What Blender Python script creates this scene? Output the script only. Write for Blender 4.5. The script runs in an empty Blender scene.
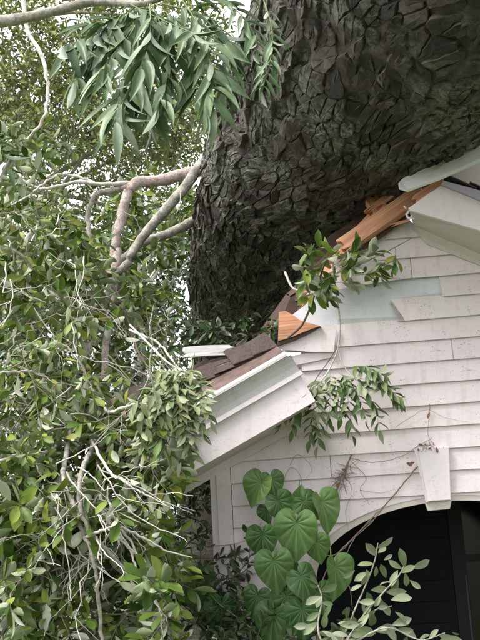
import bpy, math, random
import numpy as np
from mathutils import Vector, Matrix

random.seed(7)
rng = np.random.default_rng(11)
scene = bpy.context.scene
COL = scene.collection
R = math.radians

# ------------------------------------------------------------------ camera
F_PX, PITCH, ROLL, YAW = 900.0, R(12), R(3.3), R(6.7)
CAM = Vector((-0.457, -5.3, 2.1))
fw = Vector((-math.sin(YAW) * math.cos(PITCH), math.cos(YAW) * math.cos(PITCH), math.sin(PITCH)))
r0 = fw.cross(Vector((0, 0, 1))).normalized()
u0 = r0.cross(fw)
rt = math.cos(ROLL) * r0 - math.sin(ROLL) * u0
up = math.sin(ROLL) * r0 + math.cos(ROLL) * u0
cam_d = bpy.data.cameras.new('camera')
cam = bpy.data.objects.new('camera', cam_d)
COL.objects.link(cam)
m = Matrix((rt, up, -fw)).transposed().to_4x4()
m.translation = CAM
cam.matrix_world = m
cam_d.sensor_fit = 'VERTICAL'
cam_d.sensor_height = 24.0
cam_d.lens = 24.0 * F_PX / 640.0
cam_d.clip_start = 0.05
cam_d.clip_end = 2000
scene.camera = cam

# ------------------------------------------------------------------ sky, sun, exposure
SUN_EL, SUN_AZ = R(56), R(238)          # azimuth measured from +Y, clockwise
world = bpy.data.worlds.new('World')
scene.world = world
world.use_nodes = True
wn, wl = world.node_tree.nodes, world.node_tree.links
wn.clear()
sky = wn.new('ShaderNodeTexSky')
sky.sky_type = 'NISHITA'
sky.sun_disc = False
sky.sun_elevation = SUN_EL
sky.sun_rotation = SUN_AZ
sky.air_density = 1.0
sky.dust_density = 6.0
sky.ozone_density = 1.0
hsv = wn.new('ShaderNodeHueSaturation')
hsv.inputs['Saturation'].default_value = 0.22      # overcast: almost white
bg = wn.new('ShaderNodeBackground')
bg.inputs['Strength'].default_value = 0.15
wo = wn.new('ShaderNodeOutputWorld')
wl.new(sky.outputs[0], hsv.inputs['Color'])
cloud = wn.new('ShaderNodeMix')                     # even cloud cover over the clear-sky gradient
cloud.data_type = 'RGBA'
cloud.inputs[0].default_value = 0.72
cloud.inputs[7].default_value = (6.0, 6.15, 6.4, 1)
wl.new(hsv.outputs[0], cloud.inputs[6])
wl.new(cloud.outputs[2], bg.inputs['Color'])
wl.new(bg.outputs[0], wo.inputs['Surface'])
sun_d = bpy.data.lights.new('sun', 'SUN')
sun_d.energy = 1.5
sun_d.angle = R(20)
sun_d.color = (1.0, 0.97, 0.93)
sun = bpy.data.objects.new('sun', sun_d)
COL.objects.link(sun)
sd = Vector((math.sin(SUN_AZ) * math.cos(SUN_EL), math.cos(SUN_AZ) * math.cos(SUN_EL), math.sin(SUN_EL)))
sun.rotation_euler = sd.to_track_quat('Z', 'Y').to_euler()
sun.location = sd * 30
scene.view_settings.view_transform = 'Standard'
scene.view_settings.look = 'None'
scene.view_settings.gamma = 1.0
scene.view_settings.exposure = 1.42


# ------------------------------------------------------------------ helpers
def P(px, py, Y):
    """point on the plane y = Y seen at photo pixel (px, py)"""
    d = fw * F_PX + rt * (px - 240.0) - up * (py - 320.0)
    return CAM + d * ((Y - CAM.y) / d.y)


def proj(v):
    q = Vector(v) - CAM
    z = q.dot(fw)
    return 240 + F_PX * q.dot(rt) / z, 320 - F_PX * q.dot(up) / z, z


def tag(o, label=None, cat=None, group=None, kind=None):
    if label: o['label'] = label
    if cat: o['category'] = cat
    if group: o['group'] = group
    if kind: o['kind'] = kind
    return o


def empty(name, loc=(0, 0, 0)):
    o = bpy.data.objects.new(name, None)
    COL.objects.link(o)
    o.location = loc
    o.empty_display_size = 0.1
    return o


def link(name, me, parent=None, mat=None, mw=None):
    o = bpy.data.objects.new(name, me)
    COL.objects.link(o)
    if mat is not None and not me.materials:
        for mm in (mat if isinstance(mat, (list, tuple)) else [mat]):
            me.materials.append(mm)
    mw = Matrix.Identity(4) if mw is None else mw
    if parent is not None:
        o.parent = parent
        gp = parent
        tot = Matrix.Identity(4)
        chain = []
        while gp is not None:
            chain.append(gp); gp = gp.parent
        for g in reversed(chain):
            tot = tot @ Matrix.LocRotScale(g.location, g.rotation_euler, g.scale)
        o.matrix_basis = tot.inverted() @ mw
    else:
        o.matrix_basis = mw
    return o


def mesh_np(name, V, faces, mats=None, smooth=False, matidx=None):
    """faces: (n,k) array of equal-size polygons, or list of lists"""
    me = bpy.data.meshes.new(name)
    V = np.asarray(V, dtype=np.float32)
    if isinstance(faces, np.ndarray):
        n, k = faces.shape
        me.vertices.add(len(V)); me.vertices.foreach_set('co', V.ravel())
        me.loops.add(n * k); me.loops.foreach_set('vertex_index', faces.astype(np.int32).ravel())
        me.polygons.add(n)
        me.polygons.foreach_set('loop_start', np.arange(0, n * k, k, dtype=np.int32))
        me.polygons.foreach_set('loop_total', np.full(n, k, dtype=np.int32))
        if matidx is not None:
            me.polygons.foreach_set('material_index', np.asarray(matidx, dtype=np.int32))
        me.update(calc_edges=True)
        me.validate()
    else:
        me.from_pydata([tuple(v) for v in V], [], faces)
        if matidx is not None:
            me.polygons.foreach_set('material_index', np.asarray(matidx, dtype=np.int32))
        me.update()
    me.polygons.foreach_set('use_smooth', np.full(len(me.polygons), smooth, dtype=bool))
    for mm in (mats or []):
        me.materials.append(mm)
    return me


def prism(name, pts, thick, mat, parent, direction=(0, 1, 0), bevel=0.0):
    """pts: world points of a (nearly) flat outline, extruded along direction by thick"""
    n = len(pts)
    d = Vector(direction).normalized() * thick
    c = sum((Vector(p) for p in pts), Vector()) / n
    V = [Vector(p) - c for p in pts] + [Vector(p) + d - c for p in pts]
    faces = [list(range(n)), list(range(2 * n - 1, n - 1, -1))]
    for i in range(n):
        j = (i + 1) % n
        faces.append([j, i, n + i, n + j])
    me = mesh_np(name, V, faces)
    o = link(name, me, parent, mat, Matrix.Translation(c))
    if bevel:
        b = o.modifiers.new('bevel', 'BEVEL'); b.width = bevel; b.segments = 2; b.limit_method = 'ANGLE'
    return o


def beam(name, p0, p1, w, t, mat, parent, wdir=None, jag0=0.0, jag1=0.0, cols=10, bend=0.0, seed=0):
    """a board from p0 to p1 (local X along its length), w wide, t thick, ends optionally splintered"""
    rr = random.Random(seed + 17)
    p0, p1 = Vector(p0), Vector(p1)
    L = (p1 - p0).length
    ex = (p1 - p0).normalized()
    ez = Vector((0, -1, 0)) if wdir is None else Vector(wdir)
    ez = (ez - ex * ez.dot(ex)).normalized()     # outward face normal
    ey = ez.cross(ex)
    mw = Matrix((ex, ey, ez)).transposed().to_4x4(); mw.translation = p0
    nl = 6
    if not (jag0 or jag1):
        cols = 2
    V, F = [], []
    a = [rr.uniform(0, 1) ** 2 * jag0 for _ in range(cols + 1)]
    b = [rr.uniform(0, 1) ** 2 * jag1 for _ in range(cols + 1)]
    for s in (0, 1):
        for i in range(cols + 1):
            y = (i / cols - .5) * w
            for k in range(nl + 1):
                f = k / nl
                x = a[i] + (L - a[i] - b[i]) * f
                V.append((x, y, (t / 2 if s == 0 else -t / 2) + bend * math.sin(f * math.pi)))
    N = (cols + 1) * (nl + 1)
    idx = lambda s, i, k: s * N + i * (nl + 1) + k
    for i in range(cols):
        for k in range(nl):
            F.append([idx(0, i, k), idx(0, i, k + 1), idx(0, i + 1, k + 1), idx(0, i + 1, k)])
            F.append([idx(1, i, k), idx(1, i + 1, k), idx(1, i + 1, k + 1), idx(1, i, k + 1)])
        F.append([idx(0, i, 0), idx(0, i + 1, 0), idx(1, i + 1, 0), idx(1, i, 0)])
        F.append([idx(0, i, nl), idx(1, i, nl), idx(1, i + 1, nl), idx(0, i + 1, nl)])
    for k in range(nl):
        F.append([idx(0, 0, k), idx(1, 0, k), idx(1, 0, k + 1), idx(0, 0, k + 1)])
        F.append([idx(0, cols, k), idx(0, cols, k + 1), idx(1, cols, k + 1), idx(1, cols, k)])
    me = mesh_np(name, V, F)
    return link(name, me, parent, mat, mw)


def catmull(pts, n):
    pts = np.asarray(pts, float)
    if len(pts) == 2:
        f = np.linspace(0, 1, n)[:, None]
        return pts[0] * (1 - f) + pts[1] * f
    Q = np.vstack([2 * pts[0] - pts[1], pts, 2 * pts[-1] - pts[-2]])
    out = []
    m_ = len(pts) - 1
    for g in np.linspace(0, m_, n):
        i = min(int(g), m_ - 1); t = g - i
        a, b, c, d = Q[i], Q[i + 1], Q[i + 2], Q[i + 3]
        out.append(.5 * ((2 * b) + (-a + c) * t + (2 * a - 5 * b + 4 * c - d) * t * t + (-a + 3 * b - 3 * c + d) * t ** 3))
    return np.array(out)


def tube_arrays(path, rad, sides=8, rough=0.0):
    path = np.asarray(path, float); n = len(path)
    T = np.gradient(path, axis=0); T /= np.linalg.norm(T, axis=1)[:, None] + 1e-9
    up_ = np.array([0.31, 0.22, 0.92])
    A = np.cross(T, up_); A /= np.linalg.norm(A, axis=1)[:, None] + 1e-9
    B = np.cross(T, A)
    th = np.linspace(0, 2 * np.pi, sides, endpoint=False)
    rad = np.asarray(rad, float)[:, None] * np.ones((1, sides))
    if rough:
        rad = rad * (1 + rough * rng.normal(size=rad.shape))
    V = path[:, None, :] + rad[:, :, None] * (np.cos(th)[None, :, None] * A[:, None, :] + np.sin(th)[None, :, None] * B[:, None, :])
    V = V.reshape(-1, 3)
    i = np.arange(n - 1)[:, None] * sides; j = np.arange(sides)[None, :]; j2 = (j + 1) % sides
    Fq = np.stack([i + j, i + sides + j, i + sides + j2, i + j2], -1).reshape(-1, 4)
    return V, Fq


class Bag:
    """collects tubes into one mesh"""
    def __init__(s): s.V, s.F, s.n = [], [], 0
    def tube(s, path, rad, sides=6, rough=0.0):
        V, Fq = tube_arrays(path, rad, sides, rough)
        s.V.append(V); s.F.append(Fq + s.n); s.n += len(V)
    def build(s, name, mat, parent=None, smooth=True):
        me = mesh_np(name, np.vstack(s.V), np.vstack(s.F), [mat], smooth)
        return link(name, me, parent)


def pxpath(pts, n=None):
    W = [P(a, b, c) for a, b, c in pts]
    return catmull([tuple(w) for w in W], n or (len(pts) * 5))


def limb(name, pts, r0_, r1_, mat, parent, sides=10, rough=0.03, wob=0.0, rpow=1.0):
    """pts: (px, py, Y); radii in metres"""
    path = pxpath(pts, len(pts) * 6)
    if wob:
        path = path + rng.normal(size=path.shape) * wob
    f = np.linspace(0, 1, len(path)) ** rpow
    V, Fq = tube_arrays(path, r0_ + (r1_ - r0_) * f, sides, rough)
    me = mesh_np(name, V, Fq, [mat], True)
    return link(name, me, parent)


# ------------------------------------------------------------------ materials
def mat(name):
    mm = bpy.data.materials.new(name); mm.use_nodes = True
    n, l = mm.node_tree.nodes, mm.node_tree.links
    return mm, n, l, n['Principled BSDF']


def ramp(n, l, src, stops):
    r = n.new('ShaderNodeValToRGB')
    e = r.color_ramp.elements
    while len(e) < len(stops): e.new(0.5)
    for k, (p, c) in enumerate(stops):
        e[k].position = p; e[k].color = (*c, 1)
    l.new(src, r.inputs[0])
    return r


def noise(n, l, scale, detail=4, rough=.55, coord=None, vscale=None, kind='Object'):
    t = n.new('ShaderNodeTexNoise')
    t.inputs['Scale'].default_value = scale; t.inputs['Detail'].default_value = detail; t.inputs['Roughness'].default_value = rough
    if coord is None:
        c = n.new('ShaderNodeTexCoord'); coord = c.outputs[kind]
    if vscale:
        mp = n.new('ShaderNodeMapping'); mp.inputs['Scale'].default_value = vscale
        l.new(coord, mp.inputs[0]); coord = mp.outputs[0]
    l.new(coord, t.inputs['Vector'])
    return t


def mixc(n, l, fac, a, b, mode='MIX'):
    x = n.new('ShaderNodeMix'); x.data_type = 'RGBA'; x.blend_type = mode
    for s, v in ((x.inputs[0], fac), (x.inputs[6], a), (x.inputs[7], b)):
        if isinstance(v, (int, float)): s.default_value = v
        elif isinstance(v, tuple): s.default_value = (*v, 1)
        else: l.new(v, s)
    return x.outputs[2]


def bump(n, l, bsdf, h, strength, dist):
    b = n.new('ShaderNodeBump'); b.inputs['Strength'].default_value = strength; b.inputs['Distance'].default_value = dist
    l.new(h, b.inputs['Height']); l.new(b.outputs[0], bsdf.inputs['Normal'])


def paint_mat(name, c, dirt=0.5, kind='Object', speck=True, rough=.62):
    mm, n, l, b = mat(name)
    co = n.new('ShaderNodeTexCoord').outputs[kind]
    oi = n.new('ShaderNodeObjectInfo').outputs['Random']
    n1 = noise(n, l, 3.0, 5, .6, co)
    n2 = noise(n, l, 90, 3, .6, co, (1, 1, 1))
    n3 = noise(n, l, 26, 4, .7, co, (.6, 1, 1.6))
    base = ramp(n, l, n1.outputs[0], [(.25, tuple(v * .93 for v in c)), (.7, c)]).outputs[0]
    tone = ramp(n, l, oi, [(0, (.93, .925, .93)), (1, (1, 1, 1))]).outputs[0]
    base = mixc(n, l, 1.0, base, tone, 'MULTIPLY')
    st = ramp(n, l, n3.outputs[0], [(.56, (0, 0, 0)), (.74, (1, 1, 1))]).outputs[0]
    base = mixc(n, l, st, base, tuple(v * q for v, q in zip(c, (.80, .77, .76))), 'MIX')
    sk = noise(n, l, 1.0, 5, .65, co, (16, 16, 1.6))
    base = mixc(n, l, ramp(n, l, sk.outputs[0], [(.52, (0, 0, 0)), (.72, (dirt * .55, dirt * .55, dirt * .55))]).outputs[0], base, tuple(v * q for v, q in zip(c, (.66, .62, .58))))
    if speck:
        sp = ramp(n, l, n2.outputs[0], [(.60, (0, 0, 0)), (.66, (1, 1, 1))]).outputs[0]
        big = ramp(n, l, noise(n, l, 5, 3, .5, co).outputs[0], [(.45, (0, 0, 0)), (.62, (dirt, dirt, dirt))]).outputs[0]
        f = mixc(n, l, 1.0, sp, big, 'MULTIPLY')
        base = mixc(n, l, f, base, (.32, .27, .26))
    l.new(base, b.inputs['Base Color'])
    b.inputs['Roughness'].default_value = rough
    bump(n, l, b, noise(n, l, 40, 4, .6, co, (.3, 1, 1.5)).outputs[0], .25, .004)
    return mm


def wood_mat(name, c0, c1, c2, axis=(3, 40, 40), rough=.75):
    mm, n, l, b = mat(name)
    co = n.new('ShaderNodeTexCoord').outputs['Object']
    g = noise(n, l, 1.0, 5, .6, co, axis)
    g2 = noise(n, l, 4.0, 4, .6, co, (.6, 2, 2))
    c = ramp(n, l, g.outputs[0], [(.3, c0), (.52, c1), (.75, c2)]).outputs[0]
    c = mixc(n, l, ramp(n, l, g2.outputs[0], [(.5, (0, 0, 0)), (.75, (.6, .6, .6))]).outputs[0], c, tuple(v * .45 for v in c0))
    l.new(c, b.inputs['Base Color'])
    b.inputs['Roughness'].default_value = rough
    bump(n, l, b, g.outputs[0], .6, .004)
    return mm


def leaf_mat(name, stops, rough=.42, trans=.22, tcol=(.25, .38, .06), spec=.5, vein=None):
    mm, n, l, b = mat(name)
    oi = n.new('ShaderNodeObjectInfo').outputs['Random']
    gi = n.new('ShaderNodeNewGeometry').outputs['Random Per Island']
    a = n.new('ShaderNodeMath'); a.operation = 'ADD'; l.new(oi, a.inputs[0]); l.new(gi, a.inputs[1])
    fr = n.new('ShaderNodeMath'); fr.operation = 'FRACT'; l.new(a.outputs[0], fr.inputs[0])
    c = ramp(n, l, fr.outputs[0], stops).outputs[0]
    nz = noise(n, l, 14, 3, .6, None, None, 'Object')
    c = mixc(n, l, 1.0, c, ramp(n, l, nz.outputs[0], [(.3, (.8, .82, .8)), (.7, (1.12, 1.1, 1.05))]).outputs[0], 'MULTIPLY')
    if vein:
        va = n.new('ShaderNodeAttribute'); va.attribute_name = 'vein'
        c = mixc(n, l, va.outputs['Fac'], c, vein)
    l.new(c, b.inputs['Base Color'])
    b.inputs['Roughness'].default_value = rough
    b.inputs['Specular IOR Level'].default_value = spec
    tr = n.new('ShaderNodeBsdfTranslucent')
    l.new(mixc(n, l, .5, c, tcol), tr.inputs['Color'])
    mx = n.new('ShaderNodeMixShader'); mx.inputs[0].default_value = trans
    l.new(b.outputs[0], mx.inputs[1]); l.new(tr.outputs[0], mx.inputs[2])
    l.new(mx.outputs[0], n['Material Output'].inputs['Surface'])
    return mm


M = {}
M['siding'] = paint_mat('white_siding_paint', (.83, .732, .742), .8)
M['trim'] = paint_mat('white_trim_paint', (.83, .745, .765), .5)
M['trim_shaded'] = paint_mat('shaded_trim_paint', (.66, .59, .54), .4)  # trim in beige: shade on set-back and underside faces put into colour
M['white'] = paint_mat('fresh_white_board', (.90, .87, .88), .2, speck=False)
M['sheath'] = paint_mat('bluish_building_paper', (.755, .765, .82), .5)
M['lap_shade_grey'] = paint_mat('unfaded_lap_shaded_plank_grey', (.60, .585, .57), .2, speck=False)  # grey of unfaded laps; also stands in for shade on the torn plank
M['flash'] = paint_mat('lilac_drip_edge', (.40, .35, .43), .1, speck=False, rough=.5)
M['gutter'] = paint_mat('grey_white_crown', (.60, .585, .57), .9)
M['wood'] = wood_mat('raw_orange_wood', (.38, .15, .08), (.60, .29, .16), (.74, .44, .28), (2, 70, 70))
M['wood_dark'] = wood_mat('shaded_brown_wood', (.045, .024, .017), (.08, .042, .03), (.13, .07, .05))  # brown wood, darkened in colour for attic shade and a timber's underside
M['deck'] = wood_mat('roof_deck_wood', (.14, .08, .06), (.22, .14, .10), (.3, .2, .15))


def simple(name, c, rough=.8, var=.3, scale=8, bumpd=.0):
    mm, n, l, b = mat(name)
    nz = noise(n, l, scale, 5, .6)
    cc = ramp(n, l, nz.outputs[0], [(.3, tuple(v * (1 - var) for v in c)), (.7, tuple(v * (1 + var) for v in c))]).outputs[0]
    l.new(cc, b.inputs['Base Color']); b.inputs['Roughness'].default_value = rough
    if bumpd: bump(n, l, b, nz.outputs[0], .6, bumpd)
    return mm


M['shingle'] = simple('brown_asphalt_shingle', (.058, .038, .033), .9, .4, 60, .004)
M['shingle_edge'] = simple('maroon_edge_strip', (.10, .055, .045), .65, .4, 22, .003)
M['porch_shade'] = simple('porch_shade_paint', (.020, .022, .030), .7, .3, 5)  # porch shade put into a near-black wall colour
M['porch_trim'] = simple('porch_shade_trim', (.012, .013, .018), .5, .3, 5)  # door colour darkened too, standing in for the porch shade
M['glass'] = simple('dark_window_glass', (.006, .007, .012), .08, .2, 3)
M['lightstrip'] = simple('pale_door_edge', (.12, .13, .15), .5, .2, 5)
M['floor'] = simple('grey_porch_floor', (.12, .115, .11), .7, .3, 6)
M['twig'] = simple('pale_grey_twig', (.50, .46, .41), .85, .35, 30, .002)
M['twig_dark'] = simple('dark_brown_twig', (.11, .08, .06), .85, .35, 30, .002)
M['vine_dry'] = simple('dry_vine_stem', (.24, .17, .135), .9, .4, 30, .002)
M['green_stem'] = simple('green_stem', (.16, .20, .07), .6, .3, 20)
M['drybrown'] = simple('dry_brown_leaf', (.20, .10, .06), .8, .4, 25)


def limb_mat(name, c0, c1, patch, plo=.55, phi=.65):
    mm, n, l, b = mat(name)
    co = n.new('ShaderNodeTexCoord').outputs['Object']
    n1 = noise(n, l, 9, 6, .65, co); n2 = noise(n, l, 14, 5, .6, co, (1, 1, .7)); n3 = noise(n, l, 70, 3, .6, co)
    c = ramp(n, l, n1.outputs[0], [(.33, c0), (.66, c1)]).outputs[0]
    c = mixc(n, l, ramp(n, l, n2.outputs[0], [(plo, (0, 0, 0)), (phi, (1, 1, 1))]).outputs[0], c, patch)
    c = mixc(n, l, 1.0, c, ramp(n, l, n3.outputs[0], [(.35, (.6, .6, .6)), (.6, (1.1, 1.1, 1.1))]).outputs[0], 'MULTIPLY')
    l.new(c, b.inputs['Base Color']); b.inputs['Roughness'].default_value = .9
    bump(n, l, b, n3.outputs[0], .7, .006)
    return mm


M['limb_pink'] = limb_mat('peeling_pinkish_limb_bark', (.34, .25, .22), (.52, .45, .41), (.40, .16, .09), .60, .68)
M['limb_grey'] = limb_mat('grey_limb_bark', (.26, .23, .19), (.44, .41, .36), (.20, .20, .14))


def bark_mat():
    mm, n, l, b = mat('furrowed_dark_bark')
    geo = n.new('ShaderNodeNewGeometry')
    co = geo.outputs['Position']
    ad = n.new('ShaderNodeMath'); ad.operation = 'ADD'
    l.new(geo.outputs['Random Per Island'], ad.inputs[0]); l.new(n.new('ShaderNodeObjectInfo').outputs['Random'], ad.inputs[1])
    fc = n.new('ShaderNodeMath'); fc.operation = 'FRACT'; l.new(ad.outputs[0], fc.inputs[0])
    c = ramp(n, l, fc.outputs[0], [(0, (.048, .040, .036)), (.5, (.092, .077, .068)), (1, (.18, .156, .138))]).outputs[0]
    n1 = noise(n, l, 22, 6, .7, co)
    c = mixc(n, l, 1.0, c, ramp(n, l, n1.outputs[0], [(.3, (.55, .55, .55)), (.7, (1.35, 1.33, 1.3))]).outputs[0], 'MULTIPLY')
    li = noise(n, l, 2.6, 4, .65, co)
    lf = noise(n, l, 30, 5, .75, co)
    f = mixc(n, l, 1.0, ramp(n, l, li.outputs[0], [(.46, (0, 0, 0)), (.62, (1, 1, 1))]).outputs[0],
             ramp(n, l, lf.outputs[0], [(.44, (0, 0, 0)), (.58, (.85, .85, .85))]).outputs[0], 'MULTIPLY')
    c = mixc(n, l, f, c, (.31, .32, .27))
    l.new(c, b.inputs['Base Color']); b.inputs['Roughness'].default_value = .85
    b.inputs['Specular IOR Level'].default_value = .3
    n3 = noise(n, l, 75, 6, .75, co)
    bump(n, l, b, n3.outputs[0], .9, .014)
    return mm


M['bark'] = bark_mat()
# leaves: (upper side, underside)
M['oak_top'] = leaf_mat('oak_leaf_upper', [(0, (.055, .120, .018)), (.35, (.115, .20, .030)), (.7, (.20, .285, .045)), (.92, (.31, .37, .07)), (1, (.42, .38, .09))], .46, .34, (.3, .4, .04), .35)
M['oak_under'] = leaf_mat('oak_leaf_underside', [(0, (.22, .28, .14)), (.5, (.36, .41, .26)), (1, (.62, .63, .53))], .6, .2)
M['far_top'] = leaf_mat('far_leaf_upper', [(0, (.16, .19, .04)), (.5, (.29, .32, .07)), (1, (.48, .46, .15))], .5, .35)
M['far_under'] = leaf_mat('far_leaf_underside', [(0, (.20, .25, .11)), (1, (.38, .41, .25))], .6, .35)
M['hick_top'] = leaf_mat('hickory_leaflet_upper', [(0, (.08, .145, .065)), (.45, (.16, .245, .12)), (.8, (.25, .34, .18)), (1, (.36, .43, .32))], .42, .34, (.22, .36, .10), .45)
M['hick_under'] = leaf_mat('hickory_leaflet_underside', [(0, (.19, .26, .16)), (1, (.34, .40, .32))], .55, .25)
M['pin_top'] = leaf_mat('pinnate_leaflet_upper', [(0, (.13, .19, .08)), (.5, (.23, .29, .13)), (1, (.38, .40, .20))], .5, .25)
M['pin_under'] = leaf_mat('pinnate_leaflet_underside', [(0, (.24, .30, .16)), (1, (.40, .43, .28))], .6, .25)
M['heart_top'] = leaf_mat('heart_leaf_upper', [(0, (.040, .100, .030)), (.5, (.07, .150, .045)), (1, (.12, .21, .06))], .36, .22, (.2, .42, .06), .4, (.24, .34, .16))
M['heart_under'] = leaf_mat('heart_leaf_underside', [(0, (.12, .22, .09)), (1, (.22, .32, .15))], .5, .25)
M['shade_top'] = leaf_mat('shaded_leaf_upper', [(0, (.030, .065, .020)), (.6, (.060, .11, .035)), (1, (.11, .16, .06))], .4, .22)  # darker leaf copy: shade under and between foliage put into colour
M['shade_under'] = leaf_mat('shaded_leaf_underside', [(0, (.06, .09, .05)), (1, (.14, .17, .11))], .6, .2)
M['pale_top'] = leaf_mat('pale_leaf_upper', [(0, (.10, .15, .06)), (.5, (.20, .25, .13)), (1, (.38, .41, .30))], .55, .2)
M['pale_under'] = leaf_mat('pale_leaf_underside', [(0, (.30, .34, .24)), (1, (.55, .57, .48))], .6, .2)


def grass_mat():
    mm, n, l, b = mat('lawn')
    c = ramp(n, l, noise(n, l, 3, 6, .7).outputs[0], [(.3, (.03, .05, .015)), (.6, (.07, .09, .03)), (.8, (.11, .09, .05))]).outputs[0]
    l.new(c, b.inputs['Base Color']); b.inputs['Roughness'].default_value = .95
    return mm


M['grass'] = grass_mat()

# ------------------------------------------------------------------ ground
g = 600.0
ground = link('ground', mesh_np('ground', [(-g, -g, 0), (g, -g, 0), (g, g, 0), (-g, g, 0)], [[0, 1, 2, 3]]), None, M['grass'])
tag(ground, 'lawn around the damaged house', None, None, 'structure')

# ------------------------------------------------------------------ the house
house = empty('house', (0, 0, 0))
tag(house, 'white clapboard house with arched porch and gable roof crushed by the trunk', 'house')
E_ = 0.1263
L0 = 2.387
XL, XR = -1.185, 1.285
ACX, AZ, AA, AB = 0.05, 1.675, 0.85, 0.447


def arch(x):
    d = (x - ACX) / AA
    if abs(d) >= 1: return None
    return AZ + AB * math.sqrt(1 - d * d)


# upper outline of the clapboards: left eave line, torn hole, peak, right slope
TOP = [P(*q, 0) for q in ((150, 500), (213, 452), (262, 418), (300, 386), (301, 352), (281, 349), (282, 320), (296, 310), (330, 272), (352, 246), (372, 228), (396, 212), (408, 219), (427, 238), (480, 255.5))]
TX = [p.x for p in TOP] + [1.6]
TZ = [p.z for p in TOP] + [TOP[-1].z - .40 * (1.6 - TOP[-1].x)]


def roofz(x):
    return float(np.interp(x, TX, TZ))


def siding_board(z0, xa, xb, zfun=None, topcut=True, lift=0.0, end_l=0.0, end_r=0.0, drop_l=0.0, ztop=None, clip=True, seed=0):
    """one clapboard: lower edge z0, from xa to xb; columns follow the arch and the roof line"""
    rr = random.Random(seed)
    xs = sorted(set([xa, xb] + [x for x in np.linspace(xa, xb, max(3, int((xb - xa) / .03))).tolist()] +
                    [x for x in TX if xa < x < xb]))
    segs, cur = [], []
    hh = E_ + .012
    ph = rr.uniform(0, 6)
    for x in xs:
        lo = z0 - (drop_l * max(0, (xb - x) / (xb - xa)) ** 1.5) + .0012 * math.sin(x * 5 + ph)
        hi = z0 + hh
        if clip:
            a = arch(x)
            if a is not None: lo = max(lo, a)
            if topcut: hi = min(hi, roofz(x))
        if z0 + hh < AZ and abs(x - ACX) < AA: lo = 99
        if hi - lo < .004:
            if len(cur) > 1: segs.append(cur)
            cur = []; continue
        if x == xa and end_l: xtop, xbot = x, x + end_l
        elif x == xb and end_r: xtop, xbot = x + end_r, x
        else: xtop = xbot = x
        def fy(z):
            f = (z - z0) / hh
            return -(.024 - .018 * f) - lift * max(0, (xb - x) / (xb - xa)) ** 1.4
        cur.append([(xbot, fy(lo), lo), (xtop, fy(hi), hi), (xbot, fy(lo) + .011, lo), (xtop, fy(hi) + .008, hi)])
    if len(cur) > 1: segs.append(cur)
    for sg in segs:
        V = [v for c in sg for v in c]; F = [[0, 1, 3, 2]]
        for q in range(len(sg) - 1):
            p, b = q * 4, q * 4 + 4
            F += [[p, b, b + 1, p + 1], [p + 2, p + 3, b + 3, b + 2], [p, p + 2, b + 2, b], [p + 1, b + 1, b + 3, p + 3]]
        e = (len(sg) - 1) * 4
        F.append([e, e + 2, e + 3, e + 1])
        c = np.mean(np.array(V), axis=0)
        link('siding_board', mesh_np('siding_board', np.array(V) - c, F), house, M['siding'], Matrix.Translation(c))


kinds = {}
for k in range(-18, 12):
    z0 = L0 + k * E_
    if z0 < .25: continue
    if k < 0 or k <= 4:
        # whole boards, some with a butt joint
        joints = {1: [], 4: [.155], 0: [], -1: [-.60], 2: [], 3: [.62], -3: [-.98]}.get(k, [])
        xs = [XL] + joints + [XR]
        if k == 4:
            xs = [P(301, 358, 0).x] + joints + [XR]
        for a, b in zip(xs[:-1], xs[1:]):
            if z0 + E_ < AZ:           # below the spring line: left and right of the opening
                siding_board(z0, a, ACX - AA - .002, seed=k); siding_board(z0, ACX + AA + .002, b, seed=k + 50)
            else:
                siding_board(z0, a + .0015, b - .0015, seed=k)
    elif k == 5:
        siding_board(z0, P(338, 345, 0).x, XR, seed=5)
    elif k == 6:
        siding_board(z0, P(391, 305, 0).x, XR, end_l=.075, seed=6)
    elif k == 7:
        siding_board(z0, P(440, 290, 0).x, XR, end_l=.012, seed=7)
    elif k == 8:
        siding_board(z0, P(302, 312, 0).x, P(412, 281, 0).x, lift=.05, drop_l=.075, seed=8)
        siding_board(z0, P(412.6, 281, 0).x, XR, seed=81)
    else:
        siding_board(z0, -1.1, XR, seed=k)

# bluish sheathing showing where boards were torn off, and the grey un-weathered lap strip
prism('sheathing', [P(*q, .004) for q in ((282, 352), (283, 322), (304, 306), (350, 264), (398, 228), (470, 262), (470, 352))], .018, M['sheath'], house)
prism('bare_lap_strip', [P(*q, -.006) for q in ((389, 304), (392, 299), (440, 293), (440, 299))], .006, M['lap_shade_grey'], house)
prism('bare_lap_strip', [P(*q, -.006) for q in ((338, 324), (338, 319), (396, 317), (400, 324))], .006, M['lap_shade_grey'], house)
prism('broken_board', [P(*q, -.05) for q in ((277, 349), (281, 341), (304, 331), (336, 325), (334, 352), (310, 352))], .016, M['siding'], house, (-.1, 1, .15))
prism('broken_board', [P(*q, -.03) for q in ((283, 357), (334, 349), (334, 357), (302, 364), (290, 366))], .016, M['siding'], house)

# wall core behind the boards (closed box pieces left, right and above the arch)
def core(pts, y0, y1, name, mt):
    return prism(name, [Vector((x, y0, z)) for x, z in pts], y1 - y0, mt, house)


NA = 24
arc_pts = [(ACX - AA * math.cos(math.pi * i / NA), AZ + AB * math.sin(math.pi * i / NA)) for i in range(NA + 1)]
zs = 3.0
core([(XL - .1, .1), (ACX - AA, .1)] + arc_pts[:NA // 2 + 1] + [(ACX, zs), (XL + .6, zs - .15), (XL - .1, 2.42)], .026, .12, 'wall_frame', M['deck'])
core([(XR + .1, .1), (XR + .1, 2.5), (ACX, zs), ] + arc_pts[NA // 2:][:0] + [arc_pts[i] for i in range(NA // 2, NA + 1)] + [(ACX + AA, .1)], .026, .12, 'wall_frame', M['deck'])

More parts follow.
